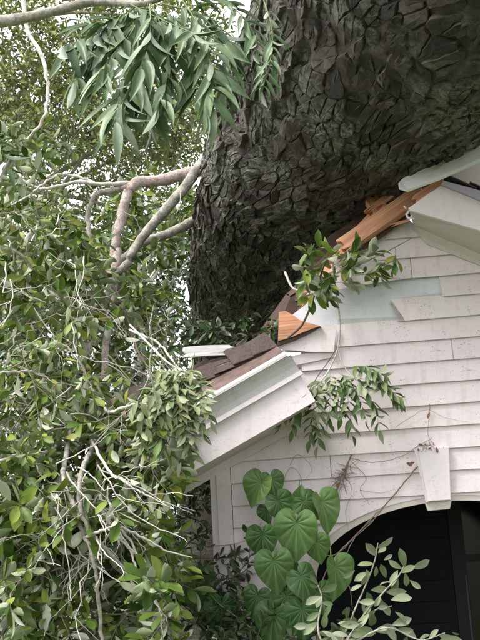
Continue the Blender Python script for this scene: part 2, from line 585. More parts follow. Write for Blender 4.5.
# arch casing set back under the board ends, its shade put into beige
V, F = [], []
for i in range(NA * 2 + 1):
    t = math.pi * i / (NA * 2)
    for rr_, y in ((1.006, -.006), (.925, -.006), (.925, .13), (1.006, .13)):
        V.append((ACX - AA * rr_ * math.cos(t), y, AZ + (AB * rr_ + (0 if rr_ > 1 else .004)) * math.sin(t)))
for i in range(NA * 2):
    a, b = i * 4, i * 4 + 4
    for q in range(4):
        F.append([a + q, a + (q + 1) % 4, b + (q + 1) % 4, b + q])
link('arch_casing', mesh_np('arch_casing', V, F), house, M['trim_shaded'])
for s in (-1, 1):
    x = ACX + s * AA * .975
    core([(x - .026, .3), (x + .026, .3), (x + .026, AZ - .002), (x - .026, AZ - .002)], -.006, .13, 'jamb', M['trim_shaded'])

# keystone
ks = prism('keystone', [P(*q, -.055) for q in ((417.5, 448.5), (449, 446.5), (451, 500), (428, 501.5))], .05, M['trim'], house, bevel=.004)
prism('keystone_side', [P(*q, -.04) for q in ((414.5, 450), (419, 450), (430, 502), (426, 502.5))], .035, M['trim'], ks)
prism('keystone_block', [P(*q, -.02) for q in ((424, 500), (452, 498.5), (450, 509), (428, 511))], .06, M['trim_shaded'], ks, bevel=.003)

# corner boards
core([(-1.307, .25), (-1.272, .25), (-1.272, 2.47), (-1.307, 2.43)], -.026, .1, 'corner_board', M['trim'])
core([(-1.270, .25), (-1.187, .25), (-1.187, 2.53), (-1.270, 2.475)], -.032, .02, 'corner_board', M['trim'])
core([(1.287, .25), (1.40, .25), (1.40, 2.75), (1.287, 2.79)], -.032, .1, 'corner_board', M['trim'])

# left rake, torn off at its upper end: crown moulding, fascia, soffit
YR = -.38
RA, RB = P(150, 462, YR), P(302, 374.5, YR)          # lower edge of the crown
rd = (RB - RA).normalized()
rn = Vector((-rd.z, 0, rd.x))


def sweep(name, prof, a, b, mt, parent):
    V, F = [], []
    n = len(prof)
    for pt in (a, b):
        for (q, y) in prof:
            v = pt + rn * q; V.append((v.x, y, v.z))
    for i in range(n):
        j = (i + 1) % n
        F.append([i, j, n + j, n + i])
    F += [list(range(n - 1, -1, -1)), list(range(n, 2 * n))]
    V = np.array(V); c = V.mean(axis=0)
    return link(name, mesh_np(name, V - c, F), parent, mt, Matrix.Translation(c))


crown = sweep('crown_moulding', [(.128, YR - .068), (.112, YR - .078), (.106, YR - .068), (.085, YR - .05), (.055, YR - .034), (.022, YR - .026), (.020, YR - .034), (.0, YR - .034), (.0, YR + .02), (.128, YR + .02)], RA, RB, M['gutter'], house)
sweep('moulding_bead', [(.146, YR - .074), (.130, YR - .086), (.117, YR - .084), (.118, YR - .03), (.146, YR - .03)], RA, RB - rd * .02, M['trim'], crown)
sweep('moulding_bead', [(.018, YR - .044), (-.006, YR - .044), (-.006, YR - .02), (.018, YR - .02)], RA, RB + rd * .005, M['trim'], crown)
sweep('rake_fascia', [(-.006, YR - .018), (-.166, YR - .018), (-.166, YR + .008), (-.006, YR + .008)], RA, RB - rd * .01, M['trim'], house)
sweep('soffit', [(-.146, YR + .008), (-.162, YR + .008), (-.162, -.03), (-.146, -.03)], RA, RB - rd * .06, M['trim_shaded'], house)
sweep('frieze_board', [(-.162, -.03), (-.21, -.034), (-.21, -.022), (-.162, -.02)], RA, RB - rd * .25, M['trim'], house)
prism('split_end_board', [P(*q, YR - .02) for q in ((291, 381), (299, 376), (306, 394), (302, 397.5))], .2, M['trim'], house, (-.4, 1, .1))
# torn roof corner tipped towards the viewer
A0, B0 = P(196, 411, YR - .06), P(287, 355, YR - .06)
A1, B1 = P(180, 390, YR + .22), P(277, 344, YR + .22)


def on_roof(u, v, h=0.0):
    a = A0.lerp(B0, u); b = A1.lerp(B1, u)
    nrm = (B0 - A0).cross(A1 - A0).normalized()
    if nrm.y > 0: nrm = -nrm
    return a.lerp(b, v) + nrm * h


deckp = prism('roof_deck', [on_roof(-.6, 0.5, -.03), on_roof(1, .5, -.03), on_roof(.96, 1.5, -.03), on_roof(-.6, 1.9, -.03)], .018, M['deck'], house, (0, .3, -1))
prism('rake_edge_strip', [on_roof(-.5, 0.0, .003), on_roof(1.0, 0, .003), on_roof(.985, .90, .004), on_roof(-.5, .92, .004)], .014, M['shingle_edge'], house, (0, .3, -1))
rr = random.Random(5)
for i in range(7):
    u0_, u1_ = -.45 + i * .2, -.45 + i * .2 + .24
    for j in range(3):
        v0, v1 = .80 + j * .36, .80 + j * .36 + .34
        if j > 1: continue
        h = .004 + rr.uniform(0, .006)
        t1, t2 = rr.uniform(-.02, .06), rr.uniform(0, .05)
        pts = [on_roof(u0_, v0, h + .016), on_roof(u0_, v1, h + .016 + t2), on_roof(min(u1_, .97), v1, h + t1), on_roof(min(u1_, .99), v0, h)]
        prism('shingle', pts, .004, M['shingle'], house, (0, .3, -1))

# torn plank on the roof corner; shade under the trunk put into its grey
beam('torn_plank', P(182, 353, -.10), P(240, 350, -.02), .065, .02, M['lap_shade_grey'], house, (0, -1, .15), .04, .09, 6, .012, 70)
prism('torn_plank', [P(*q, .22) for q in ((236, 346), (250, 334), (281, 330), (284, 347), (262, 352))], .02, M['wood_dark'], house, (0, .8, .5))

# right rake at the peak
fas = prism('rake_fascia', [P(*q, -.37) for q in ((408.5, 208), (416, 203), (426, 195.5), (444, 184), (480, 199.5), (680, 286), (680, 318), (480, 230.5), (411, 210.5))], .025, M['trim'], house)
prism('soffit', [P(409.5, 210, -.345), P(480, 230.3, -.345), P(680, 317.8, -.345), P(680, 339, -.026), P(427, 240, -.026), P(414, 226, -.05), P(411, 218, -.12)], .015, M['trim_shaded'], house, (0, 0, 1))
prism('frieze_board', [P(413, 224, -.03), P(427, 239.5, -.03), P(680, 341, -.03), P(680, 346, -.03), P(427, 244, -.03), P(412, 228, -.03)], .01, M['trim_shaded'], house)
prism('drip_edge', [P(*q, -.395) for q in ((441, 184.5), (443.5, 180.5), (480, 190.5), (680, 272), (680, 287), (480, 200), (444, 185.5))], .03, M['flash'], house)
ridge_r = P(446, 178, -.40); end_r = P(680, 268, -.40)
sl = (end_r - ridge_r)
for i in range(9):
    a = ridge_r + sl * (i / 9.0); b = ridge_r + sl * ((i + 1.25) / 9.0)
    off = Vector((0, 0, .012 + .008 * ((i * 7) % 3)))
    for j in range(2):
        dy = j * 1.0
        prism('shingle', [a + off + Vector((0, dy, .010)), b + off + Vector((0, dy, -.004)), b + off + Vector((0, dy + .99, -.004)), a + off + Vector((0, dy + .99, .010))], .008, M['shingle'], house, (0, 0, 1))
prism('roof_deck', [ridge_r + Vector((0, .02, -.012)), end_r + Vector((0, .02, -.012)), end_r + Vector((0, 2.0, -.012)), ridge_r + Vector((0, 2.0, -.012))], .018, M['deck'], house, (0, 0, -1))

# white torn board and the wall behind it, shade put into its beige, above the peak
wt = [(398.5, 183), (404, 177.5), (414, 174.5), (426, 168), (437.5, 165), (443, 160.5), (460, 152.5), (468, 147.5), (480, 144), (520, 124)]
wb = [(520, 141), (480, 160), (440, 177.5), (420, 185), (408, 189.5), (399.5, 187)]
rw = random.Random(9)
wt = [(a + (c - a) * f, b + (d - b) * f + (rw.uniform(-.7, .5) if f else 0)) for (a, b), (c, d) in zip(wt[:-1], wt[1:]) for f in (0, .33, .66)] + wt[-1:]
prism('torn_white_board', [P(a, b, -.40) for a, b in wt] + [P(a, b, -.44) for a, b in wb], .02, M['white'], house, (0, .8, -.4))
prism('attic_wall', [P(*q, .02) for q in ((430, 184), (455, 166), (482, 143), (520, 125), (520, 214), (482, 200), (452, 181))], .02, M['trim_shaded'], house)

# broken framing timbers
beam('rafter', P(340, 249, -.06), P(424, 191, -.10), .105, .045, M['wood'], house, (0, -1, .35), .14, .02, 9, seed=1)
beam('rafter', P(348, 257, -.03), P(418, 206, -.05), .05, .03, M['wood_dark'], house, (0, -1, -.2), .10, .02, 6, seed=2)  # dark board stands in for the shaded lower face of the rafter
beam('rafter', P(413, 203, -.30), P(444, 182.5, -.34), .055, .04, M['wood'], house, (0, -1, .3), .03, 0, 6, seed=3)
beam('ridge_timber', P(370, 206, .14), P(404, 184, .10), .05, .05, M['wood'], house, (0, -1, .3), .05, 0, 6, seed=4)
beam('blocking', P(372, 199, .10), P(385, 219, .0), .10, .05, M['wood'], house, (.2, -1, .2), .02, .02, 6, seed=5)
beam('rafter', P(330, 262, .12), P(366, 228, .10), .07, .05, M['wood'], house, (0, -1, .3), .12, .03, 8, seed=8)
prism('splintered_timber', [P(*q, -.08) for q in ((279, 312), (286, 311), (292, 314.5), (299, 320), (305, 322), (311, 323.5), (320, 326), (306, 331), (292, 337), (278, 341))], .06, M['wood'], house, (.1, 1, .1))
prism('splintered_timber', [P(*q, -.07) for q in ((277, 341.5), (292, 337.5), (321, 326.5), (310, 333), (294, 340.5), (277, 346))], .05, M['wood_dark'], house)
for i, (a, b) in enumerate((((300, 318), (356, 262)), ((286, 336), (330, 300)), ((292, 300), (345, 246)))):
    beam('deck_plank', P(*a, .18 + .06 * i), P(*b, .18 + .06 * i), .11, .02, M['wood_dark'], house, (0, -1, .5), .12, .12, 8, seed=20 + i)
for i, (a, b) in enumerate((((272, 340), (322, 268)), ((280, 346), (340, 262)), ((262, 345), (300, 292)))):
    beam('deck_plank', P(*a, .42 + .05 * i), P(*b, .42 + .05 * i), .14, .022, M['wood_dark'], house, (0, -1, .5), .08, .08, 8, seed=60 + i)  # dark planks added to fill the gap with attic darkness
for i, (a, b, y_, w_) in enumerate((((352, 238), (384, 204), .05, .05), ((366, 214), (399, 188), .02, .035), ((333, 262), (356, 240), -.02, .06), ((318, 282), (336, 262), .0, .05), ((378, 214), (390, 203), -.04, .07), ((300, 312), (322, 284), .03, .05))):
    beam('broken_batten', P(*a, y_), P(*b, y_ + .03), w_, .03, M['wood'], house, (rr.uniform(-.2, .2), -1, .3), .08, .07, 7, seed=130 + i)
rw = random.Random(4)
prism('roof_deck', [P(a_ + rw.uniform(-1, 1), b_ + rw.uniform(-1.5, 1.5), .40) for a_, b_ in ((268, 345), (284, 314), (292, 296), (301, 277), (310, 262), (320, 247), (332, 236), (345, 226), (362, 211), (380, 197), (400, 184), (425, 188), (400, 225), (350, 285), (320, 330), (300, 350))], .02, M['wood_dark'], house, (0, .8, .4))  # added dark sheet, attic darkness behind the break put into its colour
beam('siding_scrap', P(362, 240, -.02), P(402, 214, -.03), .06, .014, M['trim_shaded'], house, (0, -1, -.2), .05, .01, 6, seed=31)
for i in range(9):
    a = P(407 + rr.uniform(-3, 3), 206 + i * 1.8, -.30); 
    beam('splinter', a, a + Vector((rr.uniform(-.02, .03), rr.uniform(-.02, .02), rr.uniform(-.05, .03))), .008, .006, M['trim'], house, None, .01, .02, 3, seed=40 + i)

for i in range(22):
    t = rr.random(); a = P(300 + 110 * t + rr.uniform(-8, 8), 300 - 95 * t + rr.uniform(-9, 6), -.10 + rr.uniform(-.06, .08))
    d = Vector((rr.uniform(.4, 1), rr.uniform(-.4, .2), rr.uniform(.1, .9))).normalized() * rr.uniform(.05, .16)
    beam('splinter', a, a + d, rr.uniform(.006, .018), .006, M[rr.choice(('wood', 'wood', 'wood_dark', 'trim_shaded'))], house, None, d.length * .4, d.length * .6, 4, seed=90 + i)
# porch inside
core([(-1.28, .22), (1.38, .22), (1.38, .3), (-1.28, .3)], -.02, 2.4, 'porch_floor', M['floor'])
core([(-1.28, .1), (1.38, .1), (1.38, 2.62), (-1.28, 2.62)], 2.4, 2.5, 'porch_back_wall', M['porch_shade'])
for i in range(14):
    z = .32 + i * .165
    core([(-1.22, z), (.2, z), (.2, z + .158), (-1.22, z + .158)], 2.38, 2.398, 'porch_wall_board', M['porch_shade'])
core([(-1.28, 2.5), (1.38, 2.5), (1.38, 2.54), (-1.28, 2.54)], .125, 2.39, 'porch_ceiling', M['porch_shade'])
prism('porch_side_wall', [Vector((-1.27, .125, .1)), Vector((-1.27, 2.39, .1)), Vector((-1.27, 2.39, 2.49)), Vector((-1.27, .125, 2.49))], .05, M['porch_shade'], house, (1, 0, 0))
prism('porch_side_wall', [Vector((1.37, .125, .1)), Vector((1.37, 2.39, .1)), Vector((1.37, 2.39, 2.49)), Vector((1.37, .125, 2.49))], .05, M['porch_shade'], house, (-1, 0, 0))
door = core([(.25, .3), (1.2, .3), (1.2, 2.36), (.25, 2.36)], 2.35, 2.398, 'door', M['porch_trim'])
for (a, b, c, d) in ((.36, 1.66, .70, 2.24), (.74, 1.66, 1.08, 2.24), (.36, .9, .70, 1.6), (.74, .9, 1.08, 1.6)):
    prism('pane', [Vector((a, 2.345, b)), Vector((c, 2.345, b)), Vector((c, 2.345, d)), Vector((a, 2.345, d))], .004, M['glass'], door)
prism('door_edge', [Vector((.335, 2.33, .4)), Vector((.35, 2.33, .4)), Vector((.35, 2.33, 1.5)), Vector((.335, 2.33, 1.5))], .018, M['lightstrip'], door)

# main body of the house behind the porch
core([(-1.1, 0.0), (6.0, 0.0), (6.0, 2.8), (-1.1, 2.8)], 2.52, 7.5, 'main_walls', M['siding'])
prism('main_roof', [Vector((-1.35, 2.3, 2.75)), Vector((-1.35, 7.7, 2.75)), Vector((-1.35, 5.0, 3.75))], 7.6, M['shingle'], house, (1, 0, 0))

# ------------------------------------------------------------------ leaf templates
def leaf_template(rows, wfun, cols=4, fold=.12, droop=.12, curve=0.0, wave=0.0, quilt=0.0, lobe=0.0, gap=.004, layers=2):
    """leaf along +Y, unit length; upper side first, then the underside"""
    V, F = [], []
    for layer in range(layers):
        s = len(V)
        for i in range(rows + 1):
            t = i / rows
            for j in range(cols + 1):
                u = 2 * j / cols - 1
                w = max(wfun(t), .006)
                x = u * w + curve * t * t
                y = t - lobe * (1 - t) ** 3 * math.sin(math.pi * min(abs(u) * 1.05, 1))
                z = fold * abs(u) * w * 2 - droop * t * t + wave * math.sin(t * 9 + (0 if u > 0 else 2)) * abs(u)
                if quilt:
                    z += quilt * abs(math.sin(math.pi * u / .4)) * min(1, 3 * t + .2) * min(1, 3 * (1 - t))
                    z += quilt * .25 * math.sin(t * 60 + abs(u) * 14) * abs(u) * (1 - t)
                V.append((x, y, z - layer * gap))
        for i in range(rows):
            for j in range(cols):
                a = s + i * (cols + 1) + j
                q = [a, a + 1, a + cols + 2, a + cols + 1]
                F.append(q if layer == 0 else [q[0], q[3], q[2], q[1]])
    mi = np.array([0] * (rows * cols) + ([1] * (rows * cols) if layers == 2 else []), dtype=np.int32)
    return np.array(V, float), np.array(F, int), mi


def prof(pts):
    xs, ys = zip(*pts)
    return lambda t: float(np.interp(t, xs, ys))


OAKP = prof([(0, .01), (.1, .07), (.3, .16), (.5, .215), (.7, .21), (.85, .15), (.95, .07), (1, .0)])
OAK = [leaf_template(5, OAKP, 2, .2, .10, .03), leaf_template(5, OAKP, 2, .32, -.12, -.05), leaf_template(5, OAKP, 2, .1, .28, .06, .02)]
FAR = [leaf_template(3, OAKP, 2, .2, .15, .03, gap=.006)]
HICKP = prof([(0, .015), (.06, .048), (.16, .09), (.35, .12), (.55, .112), (.75, .078), (.9, .034), (1, 0)])
HICK = [leaf_template(10, HICKP, 4, .24, .16, .32), leaf_template(10, HICKP, 4, .28, .24, .24), leaf_template(10, HICKP, 4, .15, .34, -.22, .01)]
PINP = prof([(0, .015), (.15, .11), (.4, .185), (.65, .16), (.85, .075), (1, 0)])
PIN = [leaf_template(5, PINP, 2, .25, .12, .08), leaf_template(5, PINP, 2, .2, .2, -.08)]
HEARTP = prof([(0, .36), (.06, .405), (.14, .44), (.25, .455), (.40, .43), (.56, .345), (.72, .215), (.85, .11), (.94, .045), (1, 0)])


def heart_template(fold, droop, side, rings=9, nphi=64):
    """heart-shaped leaf with its stalk at the origin and raised blade between palmate veins"""
    rp = prof([(0, .96), (6, .87), (14, .77), (28, .68), (45, .62), (65, .575), (90, .545), (112, .52), (132, .48), (150, .40), (164, .28), (174, .15), (180, .07)])
    veins = np.array([0, 22, 48, 82, 120, 152])
    V, F, vein = [], [], []
    for layer in (0, 1):
        s0 = len(V)
        for r in range(rings + 1):
            f = r / rings
            for k in range(nphi + 1):
                ph = -180 + 360.0 * k / nphi
                a_ = abs(ph); R_ = rp(a_) * f
                # veins arch towards the tip
                aa = a_ * (1 + .25 * f * (1 - f))
                dv = np.min(np.abs(veins - aa)) / 13.0
                x, y = R_ * math.sin(R(ph)), R_ * math.cos(R(ph))
                q = min(1, dv) ** .7
                z = .022 * q * math.sin(math.pi * min(1, f * 1.05)) + .006 * math.sin(f * 34 + a_ * .05) * q * f
                z += fold * abs(x) - droop * max(0, y) ** 2 + side * x * y + .035 * math.sin(ph * .07 + side * 40) * f * f
                V.append((x / 1.36, y / 1.36, z / 1.36 - layer * .006)); vein.append(max(0, 1 - dv * 3.0) * (1 - .5 * f))
        for r in range(rings):
            for k in range(nphi):
                a = s0 + r * (nphi + 1) + k
                q = [a, a + nphi + 1, a + nphi + 2, a + 1]
                F.append(q[::-1] if layer == 0 else [q[3], q[0], q[1], q[2]] if False else q)
    n = rings * nphi
    return np.array(V, float), np.array(F, int), np.array([0] * n + [1] * n, dtype=np.int32), np.array(vein)


HEART = [heart_template(.10, .16, .05), heart_template(.42, .25, -.08), heart_template(-.05, .34, .1)]


def leaf_meshes(name, temps, mats_, smooth=True):
    res = []
    for V, F, mi, *vein in temps:
        me = mesh_np(name, V, F, mats_, smooth, mi)
        if vein:
            at_ = me.attributes.new('vein', 'FLOAT', 'POINT'); at_.data.foreach_set('value', vein[0].astype(np.float32))
        res.append(me)
    return res


def frame(d, nrm):
    """columns x, y(length), z(normal)"""
    d = np.asarray(d, float); d = d / (np.linalg.norm(d) + 1e-9)
    nrm = np.asarray(nrm, float); nrm = nrm - d * np.dot(nrm, d)
    k = np.linalg.norm(nrm)
    if k < 1e-4:
        nrm = np.cross(d, [.3, .8, .2]); k = np.linalg.norm(nrm)
    nrm = nrm / k
    return np.stack([np.cross(d, nrm), d, nrm], 1)


def merge_leaves(name, temps, leaves, mats_, parent, kind='stuff'):
    """leaves: list of (template, 3x3 frame, position, size)"""
    Vs, Fs, Ms, n = [], [], [], 0
    for ti, (V, F, mi) in enumerate(temps):
        sel = [q for q in leaves if q[0] % len(temps) == ti]
        if not sel: continue
        Rm = np.array([q[1] for q in sel]); T = np.array([q[2] for q in sel]); S = np.array([q[3] for q in sel])
        W = np.einsum('lij,vj->lvi', Rm, V) * S[:, None, None] + T[:, None, :]
        k = len(V)
        Ff = (F[None] + (np.arange(len(sel)) * k)[:, None, None]).reshape(-1, F.shape[1]) + n
        Vs.append(W.reshape(-1, 3)); Fs.append(Ff); Ms.append(np.tile(mi, len(sel))); n += k * len(sel)
    me = mesh_np(name, np.vstack(Vs), np.vstack(Fs), mats_, True, np.concatenate(Ms))
    o = link(name, me, parent)
    if kind: o['kind'] = kind
    return o


def place_leaves(name, meshes, leaves, parent):
    for q in leaves:
        mw = Matrix([list(q[1][i] * q[3]) + [q[2][i]] for i in range(3)] + [[0, 0, 0, 1]])
        link(name, meshes[q[0] % len(meshes)], parent, None, mw)


def rnd(): return rng.normal(size=3)


def unit(v):
    v = np.asarray(v, float); return v / (np.linalg.norm(v) + 1e-9)


def spray(base, d, length, nl, size, bag, out, flip=.35, trad=.0028, upn=.8, ntemp=3, spread=.75):
    """a curved twig with alternate leaves crowding to its tip"""
    d = unit(d)
    side = unit(np.cross(d, rnd()))
    n = 6
    path = [np.asarray(base, float) + d * length * t + side * length * .22 * t * t + np.array([0, 0, -.12]) * length * t * t for t in np.linspace(0, 1, n)]
    path = np.array(path)
    if bag is not None: bag.tube(path, np.linspace(trad, trad * .45, n), 5)
    ang = rng.uniform(0, 6.28)
    for i in range(nl):
        t = 1 - (i / nl) ** 1.3 * .8
        g_ = t * (n - 1); k = min(int(g_), n - 2); pt = path[k] + (path[k + 1] - path[k]) * (g_ - k)
        tg = unit(path[k + 1] - path[k])
        ang += 2.4 + rng.normal() * .3
        a = unit(np.cross(tg, [.2, .1, 1])); b = np.cross(tg, a)
        rad = math.cos(ang) * a + math.sin(ang) * b
        ld = unit(tg * (.35 + .5 * t) + rad * spread + rnd() * .22 + np.array([0, 0, -.12]))
        nrm = unit(np.array([0, 0, 1.0]) * upn + tg * .3 + rnd() * .55)
        if rng.random() < flip: nrm = -nrm
        out.append((int(rng.integers(ntemp)), frame(ld, nrm), pt + ld * size * .08, size * rng.uniform(.6, 1.2)))


def bough(start, d, length, rad, n, size, bag, out, nl, flip, droop=.5):
    """a side branch with sprays of leaves along its outer part"""
    d = unit(d); s_ = unit(np.cross(d, rnd()))
    path = np.array([np.asarray(start) + d * length * t + s_ * length * .16 * math.sin(t * 3.3) + np.array([0, 0, -droop]) * length * t * t * .6 + rnd() * .007 for t in np.linspace(0, 1, 9)])
    pe = proj(path[-1])
    if pe[0] > 175 and pe[1] > 225:          # keep clear of the eave and the corner of the house
        path = np.asarray(start) + (path - np.asarray(start)) * np.array([-1 if path[-1][0] > start[0] else 1, 1, 1])
        if proj(path[-1])[0] > 184: return
    bag.tube(path, np.linspace(rad, rad * .4, 9), 6, .06)
    for q in range(n):
        t = 1 - .72 * (q / n)
        k = min(int(t * 8), 7); pt = path[k] + (path[k + 1] - path[k]) * (t * 8 - k)
        tg = unit(path[k + 1] - path[k])
        dd = unit(tg * (.9 if q else 2.5) + rnd() * .75 + np.array([0, -.15, -.25]))
        spray(pt, dd, rng.uniform(.10, .24), int(nl * rng.uniform(.6, 1.3)), size, bag, out, flip, .0026)


def boughs(clusters, bag, out, size, nl, flip):
    """clusters as in foliage(); every cluster becomes a few boughs that reach out and hang"""
    for (px, py, Y, rx, ry, rY, n) in clusters:
        for _ in range(max(2, round(n / 5.5))):
            v = unit(rnd()) * rng.random() ** .5
            a = np.array(P(px + v[0] * rx * .8, py - .35 * ry + v[1] * ry * .6, Y + .15 + v[2] * rY))
            if a[2] < .25: continue
            bough(a, unit(rnd() + np.array([v[0] * .5, -.45, -.35])), rng.uniform(.35, .75), rng.uniform(.003, .0065), int(rng.integers(5, 9)), size * rng.uniform(.8, 1.2), bag, out, nl, flip)


def foliage(clusters, bag, out, size, nl=11, length=.34, flip=.35, down=.15, **kw):
    """clusters: (px, py, Y, rx_px, ry_px, rY, n sprays)"""
    for (px, py, Y, rx, ry, rY, n) in clusters:
        for _ in range(n):
            v = unit(rnd()) * rng.random() ** .4
            base = np.array(P(px + v[0] * rx, py + v[1] * ry, Y + v[2] * rY))
            if base[2] < .05: continue
            d = unit(rnd() + np.array([0, -.35, -down]))
            spray(base, d, length * rng.uniform(.6, 1.2), int(nl * rng.uniform(.6, 1.3)), size, bag, out, flip, **kw)


# ------------------------------------------------------------------ the fallen tree
tree = empty('fallen_tree', (0, 0, 0))
tag(tree, 'huge furrowed tree trunk fallen across the roof with its leafy crown at left', 'tree')

axis_w = [(.95, -3.2, 4.66, .90), (.62, -2.3, 4.70, .87), (.30, -1.45, 4.72, .84), (.0, -.65, 4.72, .81), (-.3, .1, 4.70, .775), (-.58, .75, 4.68, .72), (-.85, 1.45, 4.65, .66), (-1.14, 2.35, 4.57, .597), (-1.38, 3.15, 4.45, .545), (-1.52, 3.7, 4.28, .50), (-1.64, 4.15, 3.98, .45), (-1.78, 4.5, 3.4, .40)]
ctr = [q[:3] for q in axis_w]
NS, NT = 420, 300
gl = catmull(ctr, NS)
grad = np.interp(np.linspace(0, len(ctr) - 1, NS), range(len(ctr)), [d for *_, d in axis_w])
# smooth radius
ker = np.ones(41) / 41; grad = np.convolve(np.pad(grad, 20, 'edge'), ker, 'valid')
sarc = np.concatenate([[0], np.cumsum(np.linalg.norm(np.diff(gl, axis=0), axis=1))])
# re-sample evenly
ev = np.linspace(0, sarc[-1], NS)
gl = np.stack([np.interp(ev, sarc, gl[:, i]) for i in range(3)], 1)
grad = np.interp(ev, sarc, grad)


def hash2(i, j, s):
    h = np.sin(i * 127.1 + j * 311.7 + s * 74.7) * 43758.5453
    return h - np.floor(h)


def vnoise(x, y, s, per=None):
    xi, yi = np.floor(x).astype(int), np.floor(y).astype(int); fx, fy = x - xi, y - yi
    fx = fx * fx * (3 - 2 * fx); fy = fy * fy * (3 - 2 * fy)
    w = (lambda q: np.mod(q, per)) if per else (lambda q: q)
    a, b = hash2(xi, w(yi), s), hash2(xi + 1, w(yi), s); c, d = hash2(xi, w(yi + 1), s), hash2(xi + 1, w(yi + 1), s)
    return (a * (1 - fx) + b * fx) * (1 - fy) + (c * (1 - fx) + d * fx) * fy


def worley(x, y, s, per):
    xi, yi = np.floor(x).astype(int), np.floor(y).astype(int)
    f1 = np.full(x.shape, 9.0); f2 = np.full(x.shape, 9.0); cid = np.zeros(x.shape); cx = np.zeros(x.shape); cy = np.zeros(x.shape)
    for di in (-1, 0, 1):
        for dj in (-1, 0, 1):
            i, j = xi + di, yi + dj; jm = np.mod(j, per)
            px_, py_ = i + .12 + .76 * hash2(i, jm, s), j + .12 + .76 * hash2(i, jm, s + 1)
            dx, dy = x - px_, y - py_
            dd = np.sqrt(dx * dx + dy * dy)
            nw = dd < f1
            f2 = np.where(nw, f1, np.minimum(f2, dd))
            cid = np.where(nw, hash2(i, jm, s + 2), cid); cx = np.where(nw, dx, cx); cy = np.where(nw, dy, cy)
            f1 = np.where(nw, dd, f1)
    return f1, f2, cid, cx, cy


S_, TH = np.meshgrid(ev, np.linspace(0, 2 * np.pi, NT, endpoint=False), indexing='ij')
yv = TH / (2 * np.pi)
disp = .010 * (vnoise(S_ * 22, yv * 120, 21, 120) - .5) + .012 * (vnoise(S_ * 9, yv * 70, 23, 70) - .5) + .02 * (vnoise(S_ * 1.8, yv * 6, 31, 6) - .5)
Tn = np.gradient(gl, axis=0); Tn /= np.linalg.norm(Tn, axis=1)[:, None]
An = np.cross(Tn, [0, 0, 1]); An /= np.linalg.norm(An, axis=1)[:, None]
Bn = np.cross(An, Tn)
def furrow(ss, y_):
    """long ridges running with the grain, forking and closing"""
    w_ = vnoise(ss * 1.7 + 3, y_ * 16, 51, 16) - .5
    a_ = vnoise(ss * 2.4 + w_, y_ * 34 + w_ * 1.5, 53, 34)
    b_ = vnoise(ss * 4.5 + 8, y_ * 60 + w_ * 2, 55, 60)
    return .050 * (1 - np.abs(2 * a_ - 1)) + .012 * b_ - .03


def base_rad(ss, th, fs=None, ft=None):
    return np.interp(ss, ev, grad) * (1 + .015 * np.sin(2 * th + ss * .8) + .01 * np.sin(3 * th + 1 - ss)) - .035 + furrow(ss if fs is None else np.full_like(ss, fs), np.mod((th if ft is None else np.full_like(th, ft)) / (2 * np.pi), 1))


rad = base_rad(S_, TH) + disp
VV = gl[:, None, :] + rad[..., None] * (np.cos(TH)[..., None] * An[:, None, :] + np.sin(TH)[..., None] * Bn[:, None, :])
i = np.arange(NS - 1)[:, None] * NT; j = np.arange(NT)[None, :]; j2 = (j + 1) % NT
Fq = np.stack([i + j, i + j2, i + NT + j2, i + NT + j], -1).reshape(-1, 4)
tme = mesh_np('trunk', VV.reshape(-1, 3), Fq, [M['bark']], True)
link('trunk', tme, tree)
# bark plates: the cells of a stretched Voronoi pattern wrapped round the trunk, each a scale with its own height and tilt
CELL_S, PERB = .135, 96
rb = random.Random(3)
nrow = int(ev[-1] / CELL_S)
seeds = {}
for i_ in range(-1, nrow + 2):
    for j_ in range(PERB):
        if rb.random() < .32: continue
        seeds[(i_, j_)] = (i_ + rb.uniform(.05, .95), j_ + rb.uniform(.05, .95))


def clip_cell(poly, p, q):
    mx, my = (p[0] + q[0]) / 2, (p[1] + q[1]) / 2; dx, dy = q[0] - p[0], q[1] - p[1]
    res = []
    for k in range(len(poly)):
        a_, b_ = poly[k], poly[(k + 1) % len(poly)]
        da = (a_[0] - mx) * dx + (a_[1] - my) * dy; db = (b_[0] - mx) * dx + (b_[1] - my) * dy
        if da <= 0: res.append(a_)
        if da * db < 0:
            t_ = da / (da - db); res.append((a_[0] + (b_[0] - a_[0]) * t_, a_[1] + (b_[1] - a_[1]) * t_))
    return res


def surf(u, v, h):
    """u, v in cell units, h height over the trunk's core"""
    u = np.asarray(u); v = np.asarray(v); h = np.asarray(h)
    ss = u * CELL_S; y_ = v / PERB
    ss = ss + .16 * (vnoise(ss * 3.0 + 30, np.mod(y_, 1) * 14, 41, 14) - .5)
    y_ = y_ + .030 * (vnoise(ss * 2.2 + 50, np.mod(y_, 1) * 12, 43, 12) - .5) + .010 * np.sin(ss * 2.3)
    th = y_ * 2 * np.pi
    ss = np.clip(ss, 0, ev[-1])
    c_ = np.stack([np.interp(ss, ev, gl[:, k]) for k in range(3)], 1)
    A_ = np.stack([np.interp(ss, ev, An[:, k]) for k in range(3)], 1); B_ = np.stack([np.interp(ss, ev, Bn[:, k]) for k in range(3)], 1)
    r_ = base_rad(ss, th, float(ss.mean()), float(th.mean())) + h
    return c_ + r_[:, None] * (np.cos(th)[:, None] * A_ + np.sin(th)[:, None] * B_)


